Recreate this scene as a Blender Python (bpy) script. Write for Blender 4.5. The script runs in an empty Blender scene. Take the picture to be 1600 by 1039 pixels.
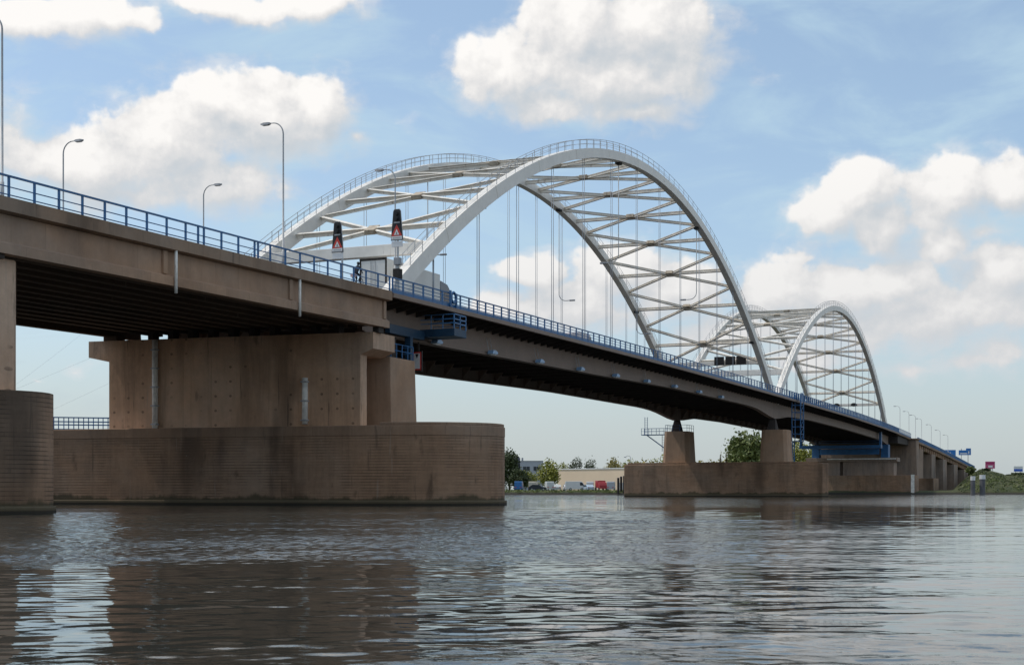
import bpy, math, random
import numpy as np
from mathutils import Vector, Matrix

R = math.radians
random.seed(7)
rng = np.random.default_rng(7)
SC = bpy.context.scene
COL = SC.collection

# ------------------------------------------------------------------ camera
# x runs along the bridge (away), y across it (away from the viewer), z up; water level is z = 0
CAM = Vector((-106.7, -55.5, 1.2))
TH = math.atan2(960, 2222)
FWD = Vector((math.cos(TH), math.sin(TH), 0))
RGT = Vector((math.sin(TH), -math.cos(TH), 0))
cam_d = bpy.data.cameras.new('camera')
cam_d.lens = 50.0
cam_d.sensor_width = 36.0
cam_d.shift_y = 0.1533
cam_d.clip_end = 20000
cam_d.clip_start = 0.1
cam = bpy.data.objects.new('camera', cam_d)
cam.location = CAM
cam.rotation_euler = (R(90), 0, TH - R(90))
COL.objects.link(cam)
SC.camera = cam

# ------------------------------------------------------------------ sun + exposure
SUN_EL = R(60)
sd = (-0.97 * RGT + 0.22 * FWD).normalized()          # horizontal direction towards the sun
SUN = Vector((sd.x * math.cos(SUN_EL), sd.y * math.cos(SUN_EL), math.sin(SUN_EL)))
sun_d = bpy.data.lights.new('sun', 'SUN')
sun_d.energy = 2.0
sun_d.angle = R(0.6)
sun_d.color = (1.0, 0.93, 0.83)
sun = bpy.data.objects.new('sun', sun_d)
sun.rotation_euler = SUN.to_track_quat('Z', 'Y').to_euler()
COL.objects.link(sun)
SC.view_settings.view_transform = 'Standard'
SC.view_settings.look = 'None'
SC.view_settings.exposure = 0.0
SC.view_settings.gamma = 1.0

# ------------------------------------------------------------------ world: Nishita sky with cumulus clouds
def N(nt, t, **kw):
    n = nt.nodes.new(t)
    for k, v in kw.items():
        setattr(n, k, v)
    return n

def mth(nt, op, a, b=None, c=None, clamp=False):
    n = N(nt, 'ShaderNodeMath', operation=op, use_clamp=clamp)
    for i, v in enumerate((a, b, c)):
        if v is None:
            continue
        if isinstance(v, (int, float)):
            n.inputs[i].default_value = v
        else:
            nt.links.new(v, n.inputs[i])
    return n.outputs[0]

def vmth(nt, op, a, b=None, out=0):
    n = N(nt, 'ShaderNodeVectorMath', operation=op)
    for i, v in enumerate((a, b)):
        if v is None:
            continue
        if isinstance(v, (tuple, list, Vector)):
            n.inputs[i].default_value = tuple(v)
        else:
            nt.links.new(v, n.inputs[i])
    return n.outputs[out]

def noise(nt, vec, scale, detail=4, rough=0.5, dist=0.0, col=False):
    n = N(nt, 'ShaderNodeTexNoise')
    n.inputs['Scale'].default_value = scale
    n.inputs['Detail'].default_value = detail
    n.inputs['Roughness'].default_value = rough
    n.inputs['Distortion'].default_value = dist
    if vec is not None:
        nt.links.new(vec, n.inputs['Vector'])
    return n.outputs['Color' if col else 'Fac']

def sstep(nt, v, a, b):
    n = N(nt, 'ShaderNodeMapRange', interpolation_type='SMOOTHSTEP')
    n.inputs['From Min'].default_value = a
    n.inputs['From Max'].default_value = b
    nt.links.new(v, n.inputs['Value'])
    return n.outputs['Result']

def mixc(nt, f, a, b, mode='MIX'):
    n = N(nt, 'ShaderNodeMix', data_type='RGBA', blend_type=mode)
    for s, v in ((0, f), (6, a), (7, b)):
        if isinstance(v, (int, float)):
            n.inputs[s].default_value = v
        elif isinstance(v, tuple):
            n.inputs[s].default_value = (*v, 1) if len(v) == 3 else v
        else:
            nt.links.new(v, n.inputs[s])
    return n.outputs[2]

# every cumulus head: azimuth and elevation (units of 1/2222 rad, from the bridge view), half width, half height, weight
CLOUDS = [
    # big bank on the left
    (410, 185, 125, 72, 1), (265, 225, 115, 78, 1), (150, 265, 105, 58, 1), (490, 170, 70, 55, 1), (55, 250, 90, 45, .8),
    (615, 188, 110, 46, .03), (200, 300, 150, 44, .6), (340, 150, 70, 40, 1), (330, 285, 170, 55, .8), (550, 215, 60, 44, .4),
    # big cumulus at the top centre
    (905, 45, 105, 78, 1), (1015, 45, 112, 78, 1), (795, 112, 92, 58, 1), (955, 120, 140, 66, 1), (1060, 95, 68, 62, 1),
    (850, 165, 105, 34, .85), (1000, 175, 95, 28, .8),
    # top left
    (40, 25, 110, 36, .9), (150, 20, 80, 36, .85), (215, 30, 60, 26, .7), (350, 8, 110, 30, .85), (490, 5, 90, 36, .85),
    # right hand cumulus
    (1345, 300, 62, 54, 1), (1285, 335, 55, 46, 1), (1380, 350, 60, 46, .95), (1490, 295, 95, 52, .95), (1580, 290, 70, 48, .95),
    (1478, 380, 58, 30, .9), (1185, 140, 70, 60, .02),
    # low banks
    (1215, 455, 75, 46, 1), (1310, 455, 95, 52, 1), (1400, 440, 78, 46, 1), (1555, 425, 75, 44, 1), (1490, 485, 150, 50, .9),
    (1590, 470, 90, 60, .9), (1380, 510, 160, 48, .8), (835, 422, 80, 30, .85), (965, 420, 85, 48, .95), (1050, 455, 95, 60, .9),
    (890, 475, 110, 50, .9), (780, 480, 80, 40, .7), (1130, 520, 120, 50, .7), (1420, 575, 120, 30, .3), (1430, 490, 260, 80, .62), (1260, 500, 170, 70, .6), (1560, 545, 200, 60, .4), (1540, 360, 90, 40, .3), (1460, 340, 120, 60, .5), (1250, 400, 90, 40, .35), (1250, 560, 120, 40, .6),
    (118, 580, 70, 32, .08), (60, 592, 50, 24, .05), (620, 470, 70, 40, .7), (1520, 560, 110, 30, .5),
    (-200, 200, 220, 90, 1), (-420, 380, 200, 80, .9), (1850, 250, 180, 90, 1), (2050, 420, 240, 70, .9), (700, -280, 260, 110, 1),
    (1300, -200, 200, 80, .95), (150, -180, 180, 70, .9),
]

def make_world():
    w = bpy.data.worlds.new('World')
    SC.world = w
    w.use_nodes = True
    nt = w.node_tree
    nt.nodes.clear()
    # --- cloud field group: (az, el) -> field, computed twice (once shifted towards the sun) for relief
    g = bpy.data.node_groups.new('cloud_field', 'ShaderNodeTree')
    g.interface.new_socket('Vector', in_out='INPUT', socket_type='NodeSocketVector')
    g.interface.new_socket('Field', in_out='OUTPUT', socket_type='NodeSocketFloat')
    gi = N(g, 'NodeGroupInput')
    go = N(g, 'NodeGroupOutput')
    P0 = gi.outputs[0]
    wcol = noise(g, P0, 1 / 70, 3, 0.55, col=True)
    wv = vmth(g, 'MULTIPLY', vmth(g, 'SUBTRACT', wcol, (0.5, 0.5, 0.5)), (60, 50, 0))
    P = vmth(g, 'ADD', P0, wv)
    F = None
    for (px, py, rx, ry, wt) in CLOUDS:
        ax = math.atan((px - 800) / 2222)
        c = (2222 * ax, 2222 * math.atan((764 - py) / 2222 * math.cos(ax)), 0)
        d = vmth(g, 'MULTIPLY', vmth(g, 'SUBTRACT', P, c), (1 / rx, 1 / ry, 0))
        ln = vmth(g, 'LENGTH', d, out=1)
        f = mth(g, 'SUBTRACT', wt, ln)
        F = f if F is None else mth(g, 'SMOOTH_MAX', F, f, 0.30)
    bil = noise(g, P0, 1 / 56, 8, 0.54)
    F = mth(g, 'ADD', F, mth(g, 'MULTIPLY', mth(g, 'SUBTRACT', bil, 0.5), 0.95))
    g.links.new(F, go.inputs[0])

    tc = N(nt, 'ShaderNodeTexCoord')
    D = tc.outputs['Generated']
    a = vmth(nt, 'DOT_PRODUCT', D, RGT, out=1)
    b = vmth(nt, 'DOT_PRODUCT', D, FWD, out=1)
    az = mth(nt, 'MULTIPLY', mth(nt, 'ARCTAN2', a, b), 2222)
    sep = N(nt, 'ShaderNodeSeparateXYZ')
    nt.links.new(D, sep.inputs[0])
    dz = sep.outputs[2]
    el = mth(nt, 'MULTIPLY', mth(nt, 'ARCSINE', mth(nt, 'ABSOLUTE', dz)), 2222)
    cmb = N(nt, 'ShaderNodeCombineXYZ')
    nt.links.new(az, cmb.inputs[0])
    nt.links.new(el, cmb.inputs[1])
    V = cmb.outputs[0]

    def field(vec):
        n = N(nt, 'ShaderNodeGroup')
        n.node_tree = g
        nt.links.new(vec, n.inputs[0])
        return n.outputs[0]
    f0 = field(V)
    f1 = field(vmth(nt, 'ADD', V, (-30, 40, 0)))
    fine0 = noise(nt, V, 1 / 24, 6, 0.6)
    fine1 = noise(nt, vmth(nt, 'ADD', V, (-6, 8, 0)), 1 / 24, 6, 0.6)
    # clouds over the rest of the sky, outside the bridge view
    gen = noise(nt, D, 3.2, 7, 0.55, 0.3)
    gate = mth(nt, 'MAXIMUM', sstep(nt, mth(nt, 'ABSOLUTE', az), 1150, 1700), sstep(nt, el, 950, 1400))
    gd = mth(nt, 'MULTIPLY', sstep(nt, gen, 0.50, 0.60), gate)
    rel = mth(nt, 'MULTIPLY_ADD', mth(nt, 'SUBTRACT', f0, f1), 0.64, 0.53)
    rel = mth(nt, 'MULTIPLY_ADD', mth(nt, 'SUBTRACT', fine0, fine1), 0.40, rel, clamp=True)
    # crisp heads on the sunny side, soft fading undersides
    wdt = mth(nt, 'MULTIPLY_ADD', sstep(nt, rel, 0.80, 0.20), 0.46, 0.20)
    d0 = mth(nt, 'DIVIDE', mth(nt, 'ADD', f0, 0.04), wdt, clamp=True)
    d0 = sstep(nt, d0, 0.0, 1.0)
    d0 = mth(nt, 'MULTIPLY', d0, mth(nt, 'SUBTRACT', 1.0, gate))
    wn = noise(nt, vmth(nt, 'MULTIPLY', V, (1 / 75, 1 / 44, 0)), 1.0, 7, 0.6, 0.4)
    wisp = sstep(nt, mth(nt, 'MULTIPLY_ADD', mth(nt, 'SUBTRACT', wn, 0.5), 1.5, f0), -0.38, 0.42)
    wisp = mth(nt, 'MULTIPLY', mth(nt, 'MULTIPLY', wisp, 0.66), mth(nt, 'SUBTRACT', 1.0, gate))
    dens = mth(nt, 'MAXIMUM', mth(nt, 'MULTIPLY', d0, 0.97), gd)
    rel = mth(nt, 'MAXIMUM', rel, mth(nt, 'MULTIPLY', gate, 0.8))
    ramp = N(nt, 'ShaderNodeValToRGB')
    e = ramp.color_ramp.elements
    e[0].position, e[0].color = 0.08, (0.53, 0.59, 0.645, 1)
    e[1].position, e[1].color = 0.98, (1.0, 0.975, 0.945, 1)
    for ps, cc in ((0.38, (0.63, 0.66, 0.69, 1)), (0.62, (0.77, 0.765, 0.765, 1)), (0.80, (0.90, 0.88, 0.86, 1))):
        m = ramp.color_ramp.elements.new(ps)
        m.color = cc
    nt.links.new(rel, ramp.inputs[0])
    # low clouds and the lowest sky look through more air
    low = sstep(nt, el, 620, 60)
    ccol = mixc(nt, mth(nt, 'MULTIPLY', low, 0.62), ramp.outputs[0], (0.64, 0.655, 0.675))
    sky = N(nt, 'ShaderNodeTexSky', sky_type='NISHITA')
    sky.sun_disc = False
    sky.sun_elevation = SUN_EL
    sky.sun_rotation = math.atan2(SUN.x, SUN.y)
    sky.air_density = 1.0
    sky.dust_density = 1.2
    sky.ozone_density = 1.6
    bg_sky = N(nt, 'ShaderNodeBackground')
    nt.links.new(sky.outputs[0], bg_sky.inputs[0])
    bg_sky.inputs[1].default_value = 0.15
    bg_cl = N(nt, 'ShaderNodeBackground')
    nt.links.new(ccol, bg_cl.inputs[0])
    nt.links.new(mth(nt, 'MULTIPLY_ADD', gate, -0.1, 1.0), bg_cl.inputs[1])
    # thin high veil
    sv = vmth(nt, 'MULTIPLY', V, (1 / 420, 1 / 130, 0))
    veil = mth(nt, 'MULTIPLY_ADD', sstep(nt, noise(nt, sv, 1.0, 6, 0.6, 0.6), 0.42, 0.68), 0.52, 0.25)
    veil = mth(nt, 'MAXIMUM', veil, mth(nt, 'MULTIPLY', sstep(nt, el, 420, 40), 0.72))
    bg_v = N(nt, 'ShaderNodeBackground')
    nt.links.new(mixc(nt, sstep(nt, el, 420, 60), (0.52, 0.70, 0.81), (0.52, 0.595, 0.64)), bg_v.inputs[0])
    m1 = N(nt, 'ShaderNodeMixShader')
    nt.links.new(veil, m1.inputs[0])
    nt.links.new(bg_sky.outputs[0], m1.inputs[1])
    nt.links.new(bg_v.outputs[0], m1.inputs[2])
    bg_w = N(nt, 'ShaderNodeBackground')
    nt.links.new(mixc(nt, 0.5, ccol, (0.70, 0.73, 0.765)), bg_w.inputs[0])
    mw = N(nt, 'ShaderNodeMixShader')
    nt.links.new(wisp, mw.inputs[0])
    nt.links.new(m1.outputs[0], mw.inputs[1])
    nt.links.new(bg_w.outputs[0], mw.inputs[2])
    m1 = mw
    m2 = N(nt, 'ShaderNodeMixShader')
    nt.links.new(dens, m2.inputs[0])
    nt.links.new(m1.outputs[0], m2.inputs[1])
    nt.links.new(bg_cl.outputs[0], m2.inputs[2])
    out = N(nt, 'ShaderNodeOutputWorld')
    nt.links.new(m2.outputs[0], out.inputs[0])
    w.cycles.sampling_method = 'MANUAL'
    w.cycles.sample_map_resolution = 512
make_world()
SC.cycles.max_bounces = 6
SC.cycles.use_denoising = True

# ------------------------------------------------------------------ materials
def mat_base(name, rough=0.8, metal=0.0):
    m = bpy.data.materials.new(name)
    m.use_nodes = True
    nt = m.node_tree
    b = nt.nodes['Principled BSDF']
    b.inputs['Roughness'].default_value = rough
    b.inputs['Metallic'].default_value = metal
    return m, nt, b

def paint(name, col, rough=0.45, var=0.18, scale=0.8, rust=0.0, metal=0.0, rustcol=(0.17, 0.08, 0.035)):
    m, nt, b = mat_base(name, rough, metal)
    geo = N(nt, 'ShaderNodeNewGeometry').outputs['Position']
    n1 = noise(nt, geo, scale, 5, 0.6)
    dark = tuple(c * (1 - var) for c in col)
    lite = tuple(min(1, c * (1 + var * 0.6)) for c in col)
    c = mixc(nt, sstep(nt, n1, 0.3, 0.7), dark, lite)
    if rust:
        st = vmth(nt, 'MULTIPLY', geo, (1.6, 1.6, 0.35))
        r = sstep(nt, noise(nt, st, 1.3, 6, 0.65), 0.66 - rust, 0.78 - rust)
        c = mixc(nt, mth(nt, 'MULTIPLY', r, 0.55), c, rustcol)
    nt.links.new(c, b.inputs['Base Color'])
    nt.links.new(mth(nt, 'MULTIPLY_ADD', n1, 0.3, rough - 0.1), b.inputs['Roughness'])
    return m

def concrete(name, col, streak=0.4, course=0.0, boards=0.0, tide=False, holes=False, spots=0.0, stain=0.3):
    m, nt, b = mat_base(name, 0.9)
    geo = N(nt, 'ShaderNodeNewGeometry').outputs['Position']
    sep = N(nt, 'ShaderNodeSeparateXYZ')
    nt.links.new(geo, sep.inputs[0])
    x, y, z = sep.outputs
    n1 = noise(nt, geo, 0.23, 6, 0.62)
    n2 = noise(nt, geo, 3.0, 6, 0.7)
    k = mth(nt, 'MULTIPLY_ADD', sstep(nt, n1, 0.25, 0.75), 0.34, 0.80)
    k = mth(nt, 'MULTIPLY', k, mth(nt, 'MULTIPLY_ADD', n2, 0.34, 0.83))
    # long vertical run-off streaks
    st = vmth(nt, 'MULTIPLY', geo, (0.55, 0.55, 0.05))
    s1 = sstep(nt, noise(nt, st, 1.0, 7, 0.72, 0.25), 0.40, 0.72)
    k = mth(nt, 'MULTIPLY', k, mth(nt, 'MULTIPLY_ADD', s1, -streak, 1.0 + streak * 0.42))
    # broad dark stains, and smaller blotches
    s2 = sstep(nt, noise(nt, vmth(nt, 'MULTIPLY', geo, (0.13, 0.13, 0.035)), 1.0, 4, 0.55), 0.52, 0.66)
    s3 = sstep(nt, noise(nt, vmth(nt, 'MULTIPLY', geo, (1, 1, 0.45)), 0.75, 5, 0.6), 0.62, 0.74)
    k = mth(nt, 'MULTIPLY', k, mth(nt, 'MULTIPLY_ADD', s2, -stain, 1.0))
    k = mth(nt, 'MULTIPLY', k, mth(nt, 'MULTIPLY_ADD', s3, -stain * 0.8, 1.0))
    h = mth(nt, 'MULTIPLY', n2, 0.02)
    run = mth(nt, 'ADD', mth(nt, 'MULTIPLY', x, 0.35), y)
    if course:      # courses of blockwork: thin joints, tone differing from course to course
        zz = mth(nt, 'DIVIDE', z, course)
        fr = mth(nt, 'FRACT', zz)
        j = mth(nt, 'LESS_THAN', fr, 0.16)
        row = mth(nt, 'FLOOR', zz)
        cx = mth(nt, 'FRACT', mth(nt, 'MULTIPLY_ADD', row, 0.37, mth(nt, 'DIVIDE', run, 1.15)))
        j2 = mth(nt, 'LESS_THAN', cx, 0.02)
        jj = mth(nt, 'MAXIMUM', j, mth(nt, 'MULTIPLY', j2, 0.25))
        jj = mth(nt, 'MULTIPLY', jj, sstep(nt, noise(nt, geo, 0.5, 3), 0.34, 0.62))
        blk = N(nt, 'ShaderNodeTexWhiteNoise', noise_dimensions='2D')
        cb = N(nt, 'ShaderNodeCombineXYZ')
        nt.links.new(row, cb.inputs[0])
        nt.links.new(mth(nt, 'FLOOR', mth(nt, 'MULTIPLY_ADD', row, 0.37, mth(nt, 'DIVIDE', run, 1.15))), cb.inputs[1])
        nt.links.new(cb.outputs[0], blk.inputs['Vector'])
        k = mth(nt, 'MULTIPLY', k, mth(nt, 'MULTIPLY_ADD', blk.outputs[0], 0.14, 0.93))
        k = mth(nt, 'MULTIPLY', k, mth(nt, 'MULTIPLY_ADD', jj, -0.7, 1.0))
        h = mth(nt, 'SUBTRACT', h, mth(nt, 'MULTIPLY', jj, 0.03))
    if boards:      # shuttering board marks, vertical
        fr = mth(nt, 'FRACT', mth(nt, 'DIVIDE', run, boards))
        j = mth(nt, 'LESS_THAN', fr, 0.02)
        k = mth(nt, 'MULTIPLY', k, mth(nt, 'MULTIPLY_ADD', mth(nt, 'MULTIPLY', j, sstep(nt, n1, 0.4, 0.6)), -0.22, 1.0))
        pn = N(nt, 'ShaderNodeTexWhiteNoise', noise_dimensions='1D')
        nt.links.new(mth(nt, 'FLOOR', mth(nt, 'DIVIDE', run, boards)), pn.inputs['W'])
        k = mth(nt, 'MULTIPLY', k, mth(nt, 'MULTIPLY_ADD', pn.outputs[0], 0.12, 0.94))
    if holes:       # tie holes left by the formwork
        hx = mth(nt, 'SUBTRACT', mth(nt, 'FRACT', mth(nt, 'DIVIDE', run, 1.25)), 0.5)
        hz = mth(nt, 'SUBTRACT', mth(nt, 'FRACT', mth(nt, 'DIVIDE', z, 1.15)), 0.5)
        dd = mth(nt, 'ADD', mth(nt, 'MULTIPLY', hx, hx), mth(nt, 'MULTIPLY', hz, hz))
        hh = mth(nt, 'MULTIPLY', mth(nt, 'LESS_THAN', dd, 0.008), sstep(nt, noise(nt, geo, 0.33, 3), 0.45, 0.6))
        k = mth(nt, 'MULTIPLY', k, mth(nt, 'MULTIPLY_ADD', hh, -0.5, 1.0))
    c = mixc(nt, sstep(nt, noise(nt, geo, 0.11, 4, 0.6), 0.35, 0.7), tuple(v * f for v, f in zip(col, (1.06, 0.97, 0.88))), tuple(v * f for v, f in zip(col, (0.94, 1.0, 1.06))))
    c = mixc(nt, 1.0, c, k, 'MULTIPLY')
    if spots:       # pale lime bloom
        lm = sstep(nt, noise(nt, vmth(nt, 'MULTIPLY', geo, (1, 1, 1.6)), 1.7, 6, 0.75), 0.72 - spots, 0.80 - spots)
        c = mixc(nt, mth(nt, 'MULTIPLY', lm, 0.45), c, (0.42, 0.38, 0.33))
    # thin pale and dark run marks
    rn = noise(nt, vmth(nt, 'MULTIPLY', geo, (2.6, 2.6, 0.16)), 1.0, 5, 0.6)
    c = mixc(nt, mth(nt, 'MULTIPLY', sstep(nt, rn, 0.64, 0.74), streak), c, (0.40, 0.34, 0.28))
    c = mixc(nt, mth(nt, 'MULTIPLY', sstep(nt, rn, 0.38, 0.28), streak * 1.4), c, (0.055, 0.042, 0.032))
    if tide:        # weed and wet band left by the river
        wob = mth(nt, 'MULTIPLY_ADD', noise(nt, vmth(nt, 'MULTIPLY', geo, (0.5, 0.5, 0.2)), 0.7, 5, 0.65), 2.6, -1.3)
        zt = mth(nt, 'ADD', z, mth(nt, 'MULTIPLY', wob, 0.8))
        weed = sstep(nt, zt, 0.80, 0.46)
        c = mixc(nt, mth(nt, 'MULTIPLY', weed, 0.82), c, (0.045, 0.04, 0.018))
        rim = mth(nt, 'MULTIPLY', sstep(nt, z, 0.46, 0.38), sstep(nt, z, 0.18, 0.25))
        c = mixc(nt, mth(nt, 'MULTIPLY', rim, 0.55), c, (0.15, 0.12, 0.075))
        wet = sstep(nt, z, 0.20, 0.12)
        c = mixc(nt, mth(nt, 'MULTIPLY', wet, 0.85), c, (0.02, 0.017, 0.012))
    nt.links.new(c, b.inputs['Base Color'])
    bp = N(nt, 'ShaderNodeBump')
    bp.inputs['Strength'].default_value = 0.6
    bp.inputs['Distance'].default_value = 1.0
    nt.links.new(h, bp.inputs['Height'])
    nt.links.new(bp.outputs[0], b.inputs['Normal'])
    return m

def leafmat(name, c1, c2):
    m, nt, b = mat_base(name, 0.6)
    geo = N(nt, 'ShaderNodeNewGeometry')
    n1 = noise(nt, geo.outputs['Position'], 0.45, 4, 0.6)
    f = mth(nt, 'MULTIPLY_ADD', geo.outputs['Random Per Island'], 0.5, mth(nt, 'MULTIPLY', sstep(nt, n1, .3, .7), 0.5))
    nt.links.new(mixc(nt, f, c1, c2), b.inputs['Base Color'])
    return m

M = {}
M['girder'] = concrete('girder_concrete', (0.37, 0.25, 0.175), streak=0.16, stain=.12, boards=0.9)
M['slab'] = concrete('slab_edge_concrete', (0.27, 0.19, 0.135), streak=0.3, spots=0.03)
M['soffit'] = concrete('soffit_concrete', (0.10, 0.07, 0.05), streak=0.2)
M['wall'] = concrete('pier_wall_concrete', (0.52, 0.345, 0.235), streak=0.42, stain=.5, boards=2.4, holes=True, spots=0.01)
M['base'] = concrete('pier_base_blockwork', (0.285, 0.185, 0.122), streak=0.34, stain=.6, course=0.22, tide=True, spots=0.07)
M['farwall'] = concrete('far_wall_concrete', (0.27, 0.205, 0.165), streak=0.4, stain=.45, spots=0.03)
M['coping'] = concrete('coping_concrete', (0.28, 0.185, 0.125), streak=0.3, stain=.4, boards=3.1, spots=.03)
M['column'] = concrete('column_concrete', (0.35, 0.235, 0.16), streak=0.25, stain=.15, spots=0.0)
M['pipe'] = paint('pale_pipe', (0.86, 0.82, 0.75), 0.6, 0.2, 2.0, rust=0.05)
M['white'] = paint('white_steel', (0.88, 0.835, 0.765), 0.4, 0.10, 0.5, rust=0.03)
M['brace'] = paint('cream_steel', (0.86, 0.80, 0.71), 0.45, 0.14, 0.6, rust=0.07)
M['node'] = paint('weathered_plate', (0.50, 0.42, 0.32), 0.6, 0.25, 1.5, rust=0.12)
M['cable'] = paint('hanger_steel', (0.36, 0.39, 0.43), 0.45, 0.1)
M['galv'] = paint('galvanised_steel', (0.42, 0.43, 0.44), 0.45, 0.15, 2.0)
M['blue'] = paint('blue_steel', (0.028, 0.135, 0.32), 0.45, 0.2, 1.0)
M['bluelit'] = paint('lit_blue_steel', (0.30, 0.48, 0.72), 0.35, 0.15, 1.0)  # lamp hoods: light on their tops painted in as a paler blue
M['blueshade'] = paint('shaded_blue_steel', (0.012, 0.05, 0.10), 0.5, 0.2, 1.0)  # gantry blue with the shade under the deck put into its colour
M['blue2'] = paint('blue_steel_bright', (0.06, 0.20, 0.42), 0.4, 0.2, 1.0)
M['steel'] = paint('brown_girder_steel', (0.27, 0.195, 0.155), 0.6, 0.18, 0.35, rust=0.03)
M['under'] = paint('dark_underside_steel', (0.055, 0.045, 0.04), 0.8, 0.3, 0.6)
M['black'] = paint('black_sheet', (0.022, 0.022, 0.024), 0.6, 0.2)
M['asphalt'] = paint('asphalt', (0.05, 0.05, 0.052), 0.9, 0.2, 2.0)
M['red'] = paint('red_sheet', (0.62, 0.045, 0.03), 0.4, 0.08)
M['signwhite'] = paint('white_sheet', (0.78, 0.78, 0.78), 0.4, 0.04)
M['grey'] = paint('grey_paint', (0.33, 0.34, 0.36), 0.5, 0.1)
M['darkgrey'] = paint('dark_grey_pile', (0.13, 0.13, 0.14), 0.7, 0.2)
M['glass'] = paint('dark_glass', (0.03, 0.04, 0.05), 0.12, 0.1)
M['rubber'] = paint('tyre_rubber', (0.02, 0.02, 0.02), 0.8, 0.1)
M['timber'] = paint('dark_pile', (0.035, 0.03, 0.027), 0.85, 0.3, 1.5)
M['bark'] = paint('bark', (0.11, 0.085, 0.06), 0.9, 0.3, 2.0)
M['skin'] = paint('skin', (0.5, 0.3, 0.22), 0.6, 0.05)
M['navy'] = paint('navy_cloth', (0.018, 0.022, 0.035), 0.9, 0.2, 8)
M['lampglass'] = paint('lamp_glass', (0.55, 0.55, 0.52), 0.25, 0.05)
M['cream'] = paint('cream_cladding', (0.86, 0.68, 0.50), 0.7, 0.06, 0.1)

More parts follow.
